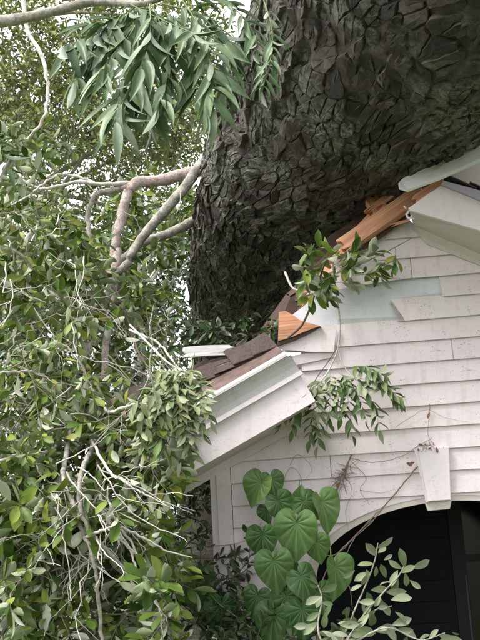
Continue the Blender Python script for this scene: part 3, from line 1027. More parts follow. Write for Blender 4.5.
plates = []
for (i_, j_), p in seeds.items():
    poly = [(p[0] - 1.3, p[1] - 1.6), (p[0] + 1.3, p[1] - 1.6), (p[0] + 1.3, p[1] + 1.6), (p[0] - 1.3, p[1] + 1.6)]
    for di in range(-3, 4):
        for dj in range(-3, 4):
            if di == 0 and dj == 0: continue
            q = seeds.get((i_ + di, (j_ + dj) % PERB))
            if q is None: continue
            poly = clip_cell(poly, p, (q[0], q[1] + ((j_ + dj) // PERB) * PERB))
    if len(poly) < 3: continue
    cu, cv = sum(a_[0] for a_ in poly) / len(poly), sum(a_[1] for a_ in poly) / len(poly)
    ring = []
    for k in range(len(poly)):
        a_, b_ = poly[k], poly[(k + 1) % len(poly)]
        L_ = math.hypot((b_[0] - a_[0]) * 1.5, b_[1] - a_[1])
        nn = max(1, min(5, int(L_ / .25)))
        for t_ in range(nn):
            f_ = t_ / nn; jt = .055 if 0 < t_ else .02
            ring.append((a_[0] + (b_[0] - a_[0]) * f_ + rb.gauss(0, jt) * .7, a_[1] + (b_[1] - a_[1]) * f_ + rb.gauss(0, jt)))
    n_ = len(ring)
    if n_ < 4: continue
    sh = rb.uniform(.82, .94); h0 = rb.uniform(.010, .026); tu, tv = rb.gauss(0, .009), rb.gauss(0, .007)
    U, Vv, H = [], [], []
    for (f_, hh_, jj) in ((1.0, -.02, 0), (1.0, .78, .0015), (.93, 1.0, .0012), (.5, 1.0, .002)):
        for (a_, b_) in ring:
            du, dv = (a_ - cu) * sh * f_, (b_ - cv) * sh * f_
            U.append(cu + du); Vv.append(cv + dv)
            H.append(-.012 if hh_ < 0 else max(.002, hh_ * h0 + (tu * du + tv * dv) * 1.3 + rb.gauss(0, jj)))
    U.append(cu); Vv.append(cv); H.append(h0 + rb.gauss(0, .0015))
    W = surf(U, Vv, H)
    Fp = []
    for r_ in range(3):
        for k in range(n_):
            k2 = (k + 1) % n_; a_, b_, c_, d_ = r_ * n_ + k, r_ * n_ + k2, (r_ + 1) * n_ + k2, (r_ + 1) * n_ + k
            Fp += [(a_, b_, c_), (a_, c_, d_)]
    Fp += [(3 * n_ + k, 3 * n_ + (k + 1) % n_, 4 * n_) for k in range(n_)]
    Fp = np.array(Fp)
    # outward facing
    cc = W[-1]; a_, b_, c_ = W[Fp[-1]]
    ax_ = gl[int(np.argmin(np.sum((gl - cc) ** 2, axis=1)))]
    if np.dot(np.cross(b_ - a_, c_ - a_), cc - ax_) < 0: Fp = Fp[:, ::-1]
    facing = np.dot(unit_(cc - ax_), unit_(np.array(CAM) - cc)) if False else float(np.dot((cc - ax_) / np.linalg.norm(cc - ax_), (np.array(CAM) - cc) / np.linalg.norm(np.array(CAM) - cc)))
    pj = proj(cc)
    ext = np.linalg.norm(W[:n_].max(0) - W[:n_].min(0))
    vis = ext * max(0, facing) / pj[2] if (pj[2] > 0 and -10 < pj[0] < 490 and -10 < pj[1] < 330) else -1
    plates.append((vis, W, Fp))
plates.sort(key=lambda q: -q[0])
for vis, W, Fp in plates[:300]:
    c_ = W.mean(axis=0)
    bme = mesh_np('bark_plate', W - c_, Fp, [M['bark']], True); bme.set_sharp_from_angle(angle=.5)
    link('bark_plate', bme, tree, None, Matrix.Translation(c_))
off, Vs, Fs = 0, [], []
for vis, W, Fp in plates[300:]:
    Vs.append(W); Fs.append(Fp + off); off += len(W)
bme = mesh_np('bark_plates', np.vstack(Vs), np.vstack(Fs), [M['bark']], True); bme.set_sharp_from_angle(angle=.5)
link('bark_plates', bme, tree)['kind'] = 'stuff'
# the rest of the trunk, over and behind the camera's right, down to its roots
c0 = gl[0]
tail = catmull([tuple(gl[3]), (1.6, -5.0, 4.4), (2.5, -7.2, 3.7), (4.0, -10.5, 1.9), (5.2, -13.0, .1)], 40)
Vt, Ft = tube_arrays(tail, np.linspace(grad[0] * .985, 1.15, 40), 48, .02)
link('trunk_base', mesh_np('trunk_base', Vt, Ft, [M['bark']], True), tree)
# the hidden far end going down behind the roof
e0 = gl[-4]
end = catmull([tuple(e0), (e0[0] - .3, e0[1] + .5, e0[2] - .9), (e0[0] - .7, e0[1] + .8, 1.2), (e0[0] - .9, e0[1] + 1.0, .05)], 20)
Vt, Ft = tube_arrays(end, np.linspace(grad[-1] * .97, .2, 20), 32, .02)
link('trunk_end', mesh_np('trunk_end', Vt, Ft, [M['bark']], True), tree)

pp, gg = M['limb_pink'], M['limb_grey']
limb('limb', [(222, 168, 2.5), (196, 172, 2.1), (160, 180, 1.9), (133, 185, 1.8), (122, 215, 1.75), (114, 255, 1.7), (110, 285, 1.6), (98, 305, 1.5), (70, 330, 1.3)], .058, .026, pp, tree, 14, .05, .004)
limb('limb', [(225, 140, 2.3), (203, 162, 1.6), (185, 187, 1.5), (160, 216, 1.45), (140, 241, 1.4), (125, 266, 1.35), (112, 284, 1.3), (99, 320, 1.1), (80, 366, .6)], .050, .022, gg, tree, 14, .04, .004)
limb('limb', [(215, 205, 2.6), (192, 222, 2.2), (166, 235, 2.1), (142, 243, 2.0), (120, 262, 1.9), (104, 278, 1.8)], .046, .030, gg, tree, 12, .04, .003)
limb('limb', [(118, 250, 1.7), (112, 300, 1.45), (106, 345, 1.0), (104, 380, .6)], .035, .022, pp, tree, 12, .05, .003)
limb('limb', [(133, 186, 1.8), (112, 190, 1.8), (95, 196, 1.8), (88, 215, 1.8), (90, 250, 1.75), (84, 280, 1.7)], .030, .016, gg, tree, 10, .05, .004)
limb('branch', [(130, 183, 1.8), (102, 184, 1.75), (75, 182, 1.7), (45, 189, 1.7), (28, 183, 1.6), (14, 168, 1.6)], .020, .009, M['twig'], tree, 8, .05, .004)
limb('branch', [(100, 184, 1.75), (70, 175, 1.7), (52, 178, 1.6), (28, 196, 1.5), (12, 205, 1.4)], .012, .006, M['twig'], tree, 8, .05, .004)
limb('branch', [(80, 366, .6), (72, 402, .1), (70, 440, -.5), (63, 475, -.9), (75, 510, -1.05), (90, 550, -1.1), (97, 580, -1.1)], .019, .007, gg, tree, 9, .06, .003)
limb('branch', [(80, 366, .6), (94, 393, .0), (108, 412, -.4), (122, 408, -.7), (138, 404, -.8), (156, 408, -.8), (173, 421, -.8)], .012, .004, M['twig'], tree, 8, .06, .002)
limb('branch', [(90, 420, .1), (92, 448, -.5), (82, 470, -1.0), (80, 502, -1.1), (90, 532, -1.1), (124, 568, -1.0), (140, 600, -1.0)], .016, .006, gg, tree, 9, .06, .003)
limb('branch', [(96, 440, .0), (99, 475, -.7), (104, 512, -.9), (121, 540, -1.0), (147, 563, -1.0)], .013, .004, gg, tree, 8, .06, .003)
limb('branch', [(87, 537, -1.1), (103, 530, -1.15), (120, 527, -1.15), (147, 540, -1.1), (170, 552, -1.05), (193, 558, -1.0)], .008, .003, M['twig'], tree, 7, .06, .002)
limb('branch', [(120, 527, -1.15), (133, 545, -1.1), (143, 570, -1.1), (150, 590, -1.1), (168, 622, -1.1)], .006, .003, M['twig'], tree, 7, .06, .002)
limb('branch', [(104, 512, -.9), (128, 545, -.95), (137, 570, -1.0), (158, 606, -1.0), (163, 640, -1.0)], .007, .003, M['twig'], tree, 7, .06, .002)
limb('branch', [(92, 440, -.6), (108, 470, -1.0), (122, 480, -1.1), (137, 490, -1.1), (150, 497, -1.1), (166, 505, -1.1)], .008, .003, M['twig'], tree, 7, .06, .002)
limb('branch', [(70, 440, -.5), (45, 452, -.7), (20, 455, -.9), (0, 460, -1.0), (-30, 470, -1.1)], .011, .006, M['twig'], tree, 8, .06, .003)
limb('branch', [(100, 315, 1.1), (60, 300, .8), (35, 272, .6), (22, 255, .4), (5, 245, .3)], .014, .007, M['twig'], tree, 8, .06, .004)
limb('branch', [(75, 395, .2), (40, 375, -.2), (15, 372, -.4), (-20, 375, -.5)], .010, .006, M['twig'], tree, 8, .06, .004)
limb('branch', [(112, 284, 1.3), (125, 310, .9), (135, 345, .5), (150, 372, .2)], .011, .005, M['twig_dark'], tree, 8, .06, .004)
limb('branch', [(130, 330, .4), (160, 345, .1), (180, 370, -.3), (198, 380, -.5)], .008, .004, M['twig'], tree, 7, .06, .003)
limb('branch', [(22, -10, 1.5), (27, 28, 1.4), (42, 56, 1.3), (48, 92, 1.25), (43, 120, 1.2), (25, 142, 1.2)], .020, .010, M['twig'], tree, 8, .06, .004)
limb('branch', [(97, 580, -1.1), (100, 620, -1.0), (105, 700, -.9), (110, 860, -.8)], .009, .008, M['twig'], tree, 7, .06, .003)
limb('branch', [(63, 475, -.9), (55, 540, -.8), (45, 640, -.7), (40, 860, -.6)], .014, .016, gg, tree, 8, .06, .003)

twigs = Bag(); shoots = Bag(); out = []
near = [(30, 360, -.3, 60, 40, .5, 55), (70, 362, .2, 50, 34, .5, 40), (25, 420, -.6, 55, 45, .5, 60), (85, 425, -.3, 60, 45, .5, 62), (140, 440, -.3, 50, 45, .4, 50),
        (20, 490, -.8, 45, 45, .4, 55), (75, 490, -.5, 55, 45, .4, 55), (130, 495, -.45, 50, 40, .4, 46), (158, 480, -.55, 22, 40, .3, 22),
        (20, 560, -.9, 45, 45, .4, 55), (75, 570, -.7, 50, 45, .4, 52), (125, 590, -.6, 45, 50, .4, 42), (165, 610, -.6, 30, 40, .3, 22), (20, 630, -1.0, 50, 40, .3, 50), (80, 640, -.9, 50, 40, .3, 46), (140, 650, -.8, 50, 30, .3, 26),
        (175, 315, .9, 22, 25, .3, 10), (155, 338, .6, 35, 28, .4, 24)]
boughs(near, shoots, out, .098, 10, .27)
mid = [(25, 230, .8, 50, 45, .6, 60), (50, 270, 1.6, 45, 45, .4, 45), (20, 300, .6, 40, 40, .5, 50), (85, 325, 2.0, 50, 40, .4, 40), (150, 290, 2.6, 50, 45, .6, 50), (60, 220, 2.8, 60, 50, .8, 60), (150, 230, 3.6, 50, 50, .8, 60), (20, 170, 2.6, 50, 40, .8, 35), (165, 270, 3.0, 25, 40, .5, 22)]
boughs(mid, shoots, out, .115, 11, .22)
def bare(a, d, L, w, lev):
    d = unit(d); s_ = unit(np.cross(d, rnd()))
    path = np.array([np.asarray(a) + d * L * t + s_ * L * .05 * math.sin(t * 3) + rnd() * L * .016 for t in np.linspace(0, 1, 7)])
    if proj(path[-1])[0] > 196: return
    twigs.tube(path, np.linspace(w, w * .55, 7), 5, .08)
    if lev:
        for _q in range(int(rng.integers(2, 4))):
            k = int(rng.integers(2, 7)) if _q else 6
            bare(path[k], unit(d + rnd() * .55), L * rng.uniform(.45, .75), w * .6, lev - 1)


for _ in range(20):
    bare(P(rng.uniform(50, 112), rng.uniform(455, 540), rng.uniform(-1.2, -.95)), unit(np.array([.45, -.15, -.75]) + rnd() * .45), rng.uniform(.2, .36), rng.uniform(.0035, .006), 2)
for _ in range(14):
    bare(P(rng.uniform(0, 110), rng.uniform(250, 460), rng.uniform(-.7, .3)), unit(np.array([-.1, -.2, -.4]) + rnd() * .6), rng.uniform(.2, .4), rng.uniform(.003, .005), 2)
# bare dead twigs tangled through the leaves
for _ in range(110):
    a = P(rng.uniform(-10, 190), rng.uniform(200, 640), rng.uniform(-1.1, 1.2))
    if 90 < proj(a)[0] < 200 and proj(a)[1] < 300 and rng.random() < .8: continue
    if a.z < .1 or proj(a)[0] > 175 and proj(a)[1] > 330: continue
    d = unit(rnd() + np.array([.1, -.2, -.3])); L = rng.uniform(.12, .5); s = unit(np.cross(d, rnd()))
    path = np.array([np.array(a) + d * L * t + s * L * .10 * math.sin(t * 3) + rnd() * .008 for t in np.linspace(0, 1, 7)])
    w = rng.uniform(.0018, .005)
    if proj(path[-1])[0] > 190 and proj(path[-1])[1] > 335: continue
    twigs.tube(path, np.linspace(w, w * .4, 7), 5)
    for _k in range(2):
        k = int(rng.integers(2, 6)); d2 = unit(d + rnd() * .7)
        twigs.tube(np.array([path[k] + d2 * L * .4 * t + rnd() * .004 for t in np.linspace(0, 1, 5)]), np.linspace(w * .6, w * .25, 5), 4)
M['shoot'] = simple('brownish_green_shoot', (.20, .18, .12), .8, .4, 30, .002)
tag(twigs.build('twigs', M['twig'], tree), None, None, None, 'stuff')
tag(shoots.build('shoots', M['shoot'], tree), None, None, None, 'stuff')


def score(q):
    a, b, z = proj(q[2])
    if not (0 <= a < 480 and 0 <= b < 640): return -1
    return -z + .3 * q[3] / .088


def clear_corner(q):
    """the corner board and the dark gap beside it stay free of the crown's leaves"""
    a, b, z = proj(q[2] + q[1][:, 1] * q[3] * .6)
    return not (a > 196 and 436 < b < 575) and not (a > 216 and 350 < b < 640) and not (a > 196 and 225 < b < 326)


out = [q for q in out if clear_corner(q)]
out.sort(key=score, reverse=True)
oakm = leaf_meshes('oak_leaf', OAK, [M['oak_top'], M['oak_under']])
place_leaves('leaf', oakm, out[:300], tree)
merge_leaves('foliage', OAK, out[300:], [M['oak_top'], M['oak_under']], tree)

# leaves squashed under the trunk, shade there put into their dark colour
sq = empty('crushed_foliage', tuple(P(235, 335, .3)))
tag(sq, 'dark crushed leaves squeezed between the trunk end and the broken roof', 'foliage')
bag = Bag(); out = []
foliage([(228, 334, .35, 40, 8, .15, 24), (258, 334, .3, 24, 8, .1, 14), (205, 322, .5, 14, 10, .15, 7)], bag, out, .08, 10, .16, .12, .5)
out = [q for q in out if proj(q[2] + q[1][:, 1] * q[3])[1] > 316]
bag.build('twigs', M['twig_dark'], sq)['kind'] = 'stuff'
merge_leaves('leaves', OAK, out, [M['shade_top'], M['shade_under']], sq)

# ------------------------------------------------------------------ trees behind
def far_tree(label, base, clusters, size, trunk_r, limbs, topm, underm, n=12, length=.5):
    t = empty('background_tree', base)
    tag(t, label, 'tree', None)
    zt = max(P(c[0], c[1], c[2]).z for c in clusters)
    b = Vector(base)
    tb = Bag()
    cen = [P(c[0], c[1], c[2]) for c in clusters]
    topc = sum(cen, Vector()) / len(cen)
    topc.x = b.x + .3
    path = catmull([tuple(b), tuple(b.lerp(topc, .5) + Vector((.2, .1, 0))), tuple(topc), (topc.x, topc.y, zt + .5)], 20)
    V, F = tube_arrays(path, np.linspace(trunk_r, trunk_r * .25, 20), 12, .04)
    link('trunk', mesh_np('trunk', V, F, [M['limb_grey']], True), t)
    out = []; bag = Bag()
    for c in cen:
        f = rng.uniform(.4, .9); k = int(f * 19)
        mid_ = (Vector(path[k]) + c) / 2 + Vector((0, 0, .2))
        bag.tube(catmull([tuple(path[k]), tuple(mid_), tuple(c)], 9), np.linspace(trunk_r * .35, .012, 9), 7, .05)
    foliage(clusters, bag, out, size, n, length, .3, .05)
    bag.build('branches', M['limb_grey'], t)['kind'] = 'stuff'
    merge_leaves('crown', FAR, out, [topm, underm], t)
    return t


far_tree('tall loose-leaved tree against the white sky at the top left', (-6.3, 7.0, 0),
         [(20, 20, 7, 45, 40, 1.0, 105), (70, 60, 7.5, 45, 40, 1.0, 150), (15, 90, 7, 40, 40, 1.0, 150), (110, 20, 8, 40, 35, 1, 105), (165, 20, 8, 40, 40, 1, 115), (120, 110, 7.5, 45, 40, 1, 150), (205, 60, 8, 35, 60, 1, 120), (60, 130, 7, 50, 35, 1, 150), (170, 120, 8, 40, 40, 1, 120)], .11, .16, 8, M['far_top'], M['far_under'], 13, .55)
far_tree('dense yellow-green tree behind the pinkish broken limbs', (-7.2, 10.0, 0),
         [(20, 150, 9, 50, 50, 1.2, 130), (80, 160, 9.5, 55, 50, 1.2, 150), (140, 160, 9.5, 55, 50, 1.2, 160), (185, 130, 10, 40, 50, 1.2, 110), (100, 230, 9, 60, 45, 1.2, 170), (170, 225, 9, 45, 50, 1.2, 160), (25, 235, 9, 50, 45, 1.2, 130)], .10, .18, 8, M['far_top'], M['far_under'], 13, .55)
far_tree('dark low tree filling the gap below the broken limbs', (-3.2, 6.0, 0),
         [(30, 310, 6.5, 60, 50, .8, 110), (110, 310, 6.5, 60, 50, .8, 130), (170, 305, 6.2, 40, 60, .8, 130), (185, 250, 6.6, 25, 45, .6, 60), (40, 390, 5, 60, 60, .8, 120), (120, 380, 5, 60, 60, .8, 140), (0, 350, 5.5, 30, 50, .6, 60), (0, 450, 4.5, 30, 60, .6, 60), (60, 500, 4, 60, 60, .8, 60), (140, 500, 3.5, 50, 60, .8, 60), (90, 600, 3, 90, 60, .6, 60)], .10, .14, 8, M['shade_top'], M['shade_under'], 13, .5)  # shade in the foliage gaps put into the dark leaf colour

# ------------------------------------------------------------------ compound leaves
def compound(rach, n, size, bag, out, ntemp, down=.55, rrad=.0022, spread=.7, bias=(0, 0, 0), taper=.35, jit=.18, face=(0, -.55, .85), flip=.15):
    """rach: list of world points base to tip; opposite leaflets and one at the tip"""
    path = catmull(rach, 24)
    bag.tube(path, np.linspace(rrad, rrad * .4, 24), 5)
    for k in range(n + 1):
        t = .16 + .84 * k / n
        g_ = min(t, 1) * 23; i0 = min(int(g_), 22)
        pt = path[i0] + (path[i0 + 1] - path[i0]) * (g_ - i0)
        tg = unit(path[i0 + 1] - path[i0])
        sd_ = unit(np.cross(tg, face))
        for s in ((1, -1) if k < n else (0,)):
            d = unit(tg * .55 + sd_ * s * spread + np.array([0, 0, -down]) + np.array(bias) + rnd() * jit)
            nrm = unit(np.array(face) + sd_ * s * .25 + rnd() * .3)
            if rng.random() < flip: nrm = -nrm
            ti = (0 if s > 0 else 1) if rng.random() < .75 else 2
            out.append((ti % ntemp, frame(d, nrm), pt, size * (1 - taper * abs(t - .6)) * rng.uniform(.82, 1.12)))


YH = -2.55
hick = empty('leaning_hickory', (-3.0, -2.4, 0))
tag(hick, 'overhanging tree with long drooping sickle-shaped leaflets in front of the trunk', 'tree')
path = catmull([(-3.0, -2.4, 0), (-2.9, -2.4, 1.6), (-2.6, -2.45, 3.0), tuple(P(-60, 30, -2.5)), tuple(P(0, 22, -2.5)), tuple(P(30, 17, -2.5)), tuple(P(62, 9, -2.5)), tuple(P(92, 2, -2.5)), tuple(P(120, 3, -2.52)), tuple(P(150, 2, YH)), tuple(P(200, -22, YH))], 70)
V, F = tube_arrays(path, np.concatenate([np.linspace(.07, .02, 30), np.linspace(.02, .009, 40)]), 12, .05)
link('stem', mesh_np('stem', V, F, [M['limb_grey']], True), hick)
bag = Bag(); out = []
rs = [([(140, 3), (118, 22), (92, 36), (62, 46)], 4, .15, (.15, 0, -.2)),
      ([(146, 4), (128, 34), (108, 62), (96, 84)], 5, .155, (.1, 0, -.15)),
      ([(150, 4), (150, 34), (138, 74), (122, 104)], 5, .16, (.15, 0, -.1)),
      ([(152, 4), (166, 40), (168, 74), (158, 108)], 5, .16, (.25, 0, -.1)),
      ([(156, 4), (182, 28), (196, 60), (196, 98)], 5, .155, (.3, 0, -.05)),
      ([(160, 3), (204, 16), (226, 46), (226, 84)], 5, .145, (.35, 0, -.05)),
      ([(165, -2), (222, 2), (252, 30), (258, 66)], 6, .105, (.3, 0, -.05)),
      ([(255, 12), (240, 40), (228, 62), (224, 92)], 5, .11, (.3, 0, -.05)),
      ([(140, 2), (128, 12), (110, 22), (84, 26)], 3, .14, (-.1, 0, .25)),
      ([(126, 6), (104, 44), (84, 66), (74, 82)], 3, .15, (.05, 0, -.25)),
      ([(140, 30), (126, 70), (118, 100), (116, 122)], 3, .155, (.1, 0, -.15)),
      ([(180, -4), (204, 36), (212, 76), (206, 112)], 5, .15, (.3, 0, -.05)),
      ([(148, 4), (140, 50), (142, 90), (150, 120)], 4, .155, (.2, 0, -.1)),
      ([(130, 4), (150, 14), (176, 26), (196, 34)], 4, .14, (.25, 0, -.05)),
      ([(262, -6), (272, 30), (270, 62), (262, 92)], 6, .085, (.15, 0, -.05))]
for q, (pts, n, size, bias) in enumerate(rs):
    y0 = YH + rng.uniform(-.12, .16)
    w = [tuple(P(a, b, y0 - .05 * k + .04 * math.sin(q * 2 + k))) for k, (a, b) in enumerate(pts)]
    if q == 7: w = [tuple(P(a, b, YH + .05)) for a, b in pts]
    compound(w, n + 6, size * .97, bag, out, 3, .5, .0024, .62, (bias[0] * 1.2, -.15, bias[2]), jit=.24)
bag.tube(pxpath([(200, -22, YH), (240, -10, YH), (258, 4, YH + .04), (255, 12, YH + .05)], 20), np.linspace(.004, .0025, 20), 6)
bag.tube(pxpath([(150, 2, YH), (200, -14, YH), (262, -6, YH), (285, -30, YH)], 20), np.linspace(.004, .0025, 20), 6)
bag.build('leaf_stalks', M['green_stem'], hick)
hm = leaf_meshes('hickory_leaflet', HICK, [M['hick_top'], M['hick_under']])
place_leaves('leaflet', hm, out, hick)
# a few leaflets at the left edge of the frame
bag = Bag(); out = []
compound([tuple(P(-30, 118, -2.2)), tuple(P(-12, 130, -2.2)), tuple(P(0, 146, -2.2)), tuple(P(8, 168, -2.2))], 4, .10, bag, out, 3, .3, .002, .6, (.25, 0, 0))
bag.tube(pxpath([(-30, 118, -2.2), (-60, 100, -2.3), (-75, 60, -2.4), (-62, 30, -2.5)], 20), np.linspace(.003, .008, 20), 6)
bag.build('leaf_stalks', M['green_stem'], hick)
place_leaves('leaflet', hm, out, hick)

# pale drooping compound leaves in front of the eaves
pin = empty('pinnate_branch', tuple(P(165, 350, -.6)))
tag(pin, 'pale yellow-green drooping compound leaves hanging in front of the broken eave', 'branch')
bag = Bag(); out = []
st = [(130, 325, .3), (150, 345, -.3), (165, 360, -.7), (180, 370, -.85), (198, 376, -.9)]
limb('stem', st, .007, .003, M['twig'], pin, 7, .05)
for q in range(24):
    a = P(140 + rng.uniform(0, 58), 360 + rng.uniform(-8, 14), -.80 + rng.uniform(-.2, .12))
    dx = rng.uniform(-34, 44); L = rng.uniform(44, 92)
    w = [tuple(a), tuple(P(150 + 30 + dx * .5 + rng.uniform(-14, 10), 376 + L * .2, -.95)), tuple(P(165 + dx * .9, 376 + L * .55, -1.0)), tuple(P(168 + dx, 372 + L, -.94))]
    compound(w, 7, .088, bag, out, 2, .1, .0016, .75, (.1, 0, 0), flip=.35)
bag.build('leaf_stalks', M['green_stem'], pin)
pm = leaf_meshes('pinnate_leaflet', PIN, [M['pin_top'], M['pin_under']])
place_leaves('leaflet', pm, out, pin)

# leafy sprig hanging against the clapboards
spr = empty('hanging_sprig', tuple(P(338, 350, -.1)))
tag(spr, 'green leafy sprig dangling on a thin stem in the middle of the clapboard wall', 'branch')
bag = Bag(); out = []
limb('stem', [(333, 262, -.12), (336, 292, -.08), (340, 322, -.07), (338, 348, -.07), (330, 368, -.10), (322, 380, -.14), (308, 392, -.16)], .006, .0035, M['twig'], spr, 7, .08)
limb('stem', [(338, 348, -.07), (342, 362, -.10), (348, 372, -.14), (356, 380, -.18)], .004, .0025, M['twig'], spr, 7, .08)
limb('stem', [(338, 346, -.07), (328, 362, -.06), (318, 376, -.06), (308, 392, -.06)], .003, .002, M['twig_dark'], spr, 6, .08)
for (a, b), (c, d) in ((((345, 366), (398, 400))), (((350, 372), (380, 430))), (((340, 368), (352, 436))), (((330, 372), (330, 425))), (((322, 380), (310, 440))), (((314, 386), (292, 430))), (((350, 366), (385, 376))), (((338, 372), (366, 420))), (((320, 382), (318, 446))), (((306, 392), (280, 425))), ((358, 378), (402, 402)), ((334, 376), (340, 416)), ((326, 380), (300, 408))):
    w = [tuple(P(a, b, -.14)), tuple(P(a * .6 + c * .4, b * .75 + d * .25 - 2, -.22)), tuple(P(a * .2 + c * .8, b * .4 + d * .6, -.24)), tuple(P(c, d, -.2))]
    compound(w, 8, .092, bag, out, 2, .35, .0015, .7, (0, 0, 0), jit=.3, flip=.25)
bag.build('leaf_stalks', M['green_stem'], spr)
M['sprig_top'] = leaf_mat('sprig_leaf_upper', [(0, (.06, .115, .035)), (.5, (.11, .18, .06)), (1, (.19, .26, .09))], .45, .25)
sm_ = leaf_meshes('sprig_leaf', PIN, [M['sprig_top'], M['pin_under']])
place_leaves('leaf', sm_, out, spr)

# sprig lying over the broken rafters
spr2 = empty('rafter_sprig', tuple(P(300, 330, -.1)))
tag(spr2, 'leafy twig poking out over the orange broken rafters beside the trunk', 'branch')
bag = Bag(); out = []
limb('stem', [(288, 338, -.12), (302, 325, -.14), (312, 303, -.18), (318, 284, -.2), (326, 262, -.2), (338, 250, -.2)], .008, .004, M['twig_dark'], spr2, 7, .08)
limb('stem', [(318, 284, -.2), (340, 272, -.24), (365, 262, -.26), (390, 250, -.28), (412, 238, -.28)], .005, .002, M['green_stem'], spr2, 6, .08)
limb('stem', [(285, 272, -.1), (292, 287, -.14), (300, 290, -.16), (310, 284, -.18)], .008, .004, M['twig'], spr2, 7, .08)
for (px, py) in ((318, 270), (330, 262), (345, 268), (322, 285), (335, 283), (305, 275), (312, 262), (326, 250), (340, 252), (360, 262), (355, 275), (298, 283), (308, 292), (375, 258), (395, 247), (347, 258), (302, 268), (330, 272), (340, 262), (318, 256), (352, 266), (366, 250), (310, 284), (326, 276)):
    spray(np.array(P(px, py, -.22)), unit(rnd() + np.array([.3, -.5, -.1])), .11, 7, .098, bag, out, .25, .0018)
bag.build('twigs', M['green_stem'], spr2)['kind'] = 'stuff'
place_leaves('leaf', oakm, out, spr2)

# ------------------------------------------------------------------ heart-leaved vine
vine = empty('heart_leaf_vine', tuple(P(290, 650, -.45)))
tag(vine, 'climbing vine with big green heart-shaped ribbed leaves at the wall corner', 'vine')
hmesh = leaf_meshes('heart_leaf', HEART, [M['heart_top'], M['heart_under']])
bag = Bag()
for pts in ([(300, 900, -.5), (296, 700, -.5), (290, 640, -.45), (285, 590, -.35), (288, 540, -.3), (296, 505, -.22), (300, 480, -.2)], [(285, 590, -.35), (272, 560, -.3), (268, 520, -.22), (266, 488, -.2)], [(290, 640, -.45), (312, 610, -.4), (330, 575, -.35), (328, 530, -.3), (318, 500, -.25)], [(280, 700, -.5), (262, 640, -.4), (215, 600, -.3), (200, 570, -.2)]):
    bag.tube(pxpath(pts), np.linspace(.005, .0025, len(pts) * 5), 6, .05)
# (centre px, py, Y, length px, direction in the image plane (right, down), facing tilt, template)
hl = [(257, 490, -.28, 36, (-.45, .9), (-.3, .3), 1), (273, 486, -.22, 32, (.25, .95), (.3, -.2), 0), (281, 508, -.30, 36, (.45, .9), (.1, .35), 1), (300, 494, -.3, 20, (.2, -1), (.2, .2), 1),
      (325, 512, -.34, 46, (.35, .95), (.45, .2), 1), (296, 536, -.42, 50, (-.05, 1), (.05, .25), 0), (263, 543, -.34, 36, (.05, 1), (-.35, .2), 1), (275, 572, -.44, 44, (.1, 1), (-.05, .3), 0),
      (306, 585, -.46, 42, (.5, .85), (.15, .1), 2), (336, 578, -.40, 46, (.1, 1), (.5, .1), 1), (288, 606, -.40, 46, (.2, .95), (-.1, .2), 2), (272, 626, -.42, 46, (-.2, 1), (-.15, .3), 0),
      (303, 620, -.44, 44, (.1, 1), (.15, .3), 0), (267, 515, -.27, 24, (.15, 1), (-.5, .1), 1), (196, 590, -.15, 52, (.1, 1), (-.1, .5), 0),
      (318, 549, -.33, 36, (.2, 1), (.3, .2), 0), (285, 582, -.36, 44, (.15, 1), (.2, .3), 2), (256, 604, -.34, 40, (-.2, 1), (-.2, .4), 0), (309, 507, -.3, 34, (.6, .7), (.1, .5), 2), (322, 600, -.38, 36, (.3, .9), (.2, .3), 0), (222, 615, -.25, 44, (0, 1), (.1, .5), 2)]
for (px, py, Y, L, (dx, dy), (nx, nu), ti) in hl:
    c = P(px, py, Y); z = (c - CAM).dot(fw)
    size = rng.uniform(.92, 1.16) * L * z / F_PX
    d = (rt * dx - up * dy + fw * -.12).normalized()
    nrm = (-fw + rt * (nx * 1.6 + rng.normal() * .32) + up * (nu + .15 + rng.normal() * .3)).normalized()
    fr_ = frame(d, nrm)
    base = np.array(c) - fr_[:, 1] * size * .22
    place_leaves('leaf', hmesh, [(ti, fr_, base, size)], vine)
    b2 = base + np.array((fw * .12 - up * .02))
    bag.tube(catmull([tuple(base + fr_[:, 2] * -.002), tuple((base + b2) / 2 + np.array(up) * .02), tuple(b2)], 8), np.linspace(.0022, .0026, 8), 5)
bag.build('stem', M['green_stem'], vine)

# dry vine stems and roots clinging to the wall
dry = empty('dry_vine', tuple(P(335, 560, -.1)))
tag(dry, 'leafless dry vine stems and matted rootlets clinging to the wall over the arch', 'vine')
bag = Bag()
def strand(pts, w, y=-.035, wob=.004):
    path = pxpath([(a, b, y if len(q) == 0 else q[0]) for a, b, *q in pts], len(pts) * 6) + rng.normal(size=(len(pts) * 6, 3)) * wob * .35
    bag.tube(path, np.linspace(w, w * .6, len(path)), 5, .08)
strand([(418, 466), (405, 482), (388, 502), (372, 518, -.06), (350, 541, -.1), (336, 556, -.14), (326, 572, -.16), (318, 600, -.2), (316, 660, -.3)], .0042)
strand([(385, 505), (372, 522, -.06), (352, 540, -.09), (340, 552, -.12), (326, 556, -.14), (315, 548, -.12)], .0035)
strand([(372, 520, -.05), (356, 536, -.09), (345, 560, -.12), (348, 580, -.12), (352, 602, -.12), (354, 640, -.1)], .0028)
strand([(352, 455), (345, 470), (338, 488), (330, 500), (322, 515)], .005)
strand([(350, 458), (345, 474), (335, 492), (326, 504)], .004)
strand([(349, 460), (340, 478), (328, 490), (318, 496)], .003)
strand([(350, 458), (368, 462), (386, 461), (404, 455), (418, 446), (432, 438)], .0022)
strand([(352, 462), (366, 478), (360, 490), (370, 505)], .0016)
strand([(345, 474), (352, 492), (346, 510), (348, 530)], .0016)
strand([(360, 490), (380, 493), (392, 490)], .0014)
strand([(430, 404), (429, 418), (428, 432), (430, 446)], .0022)
strand([(396, 427), (414, 415), (428, 410), (446, 418), (468, 422)], .0013)
strand([(210, 546), (228, 545), (246, 540), (262, 522)], .0018)
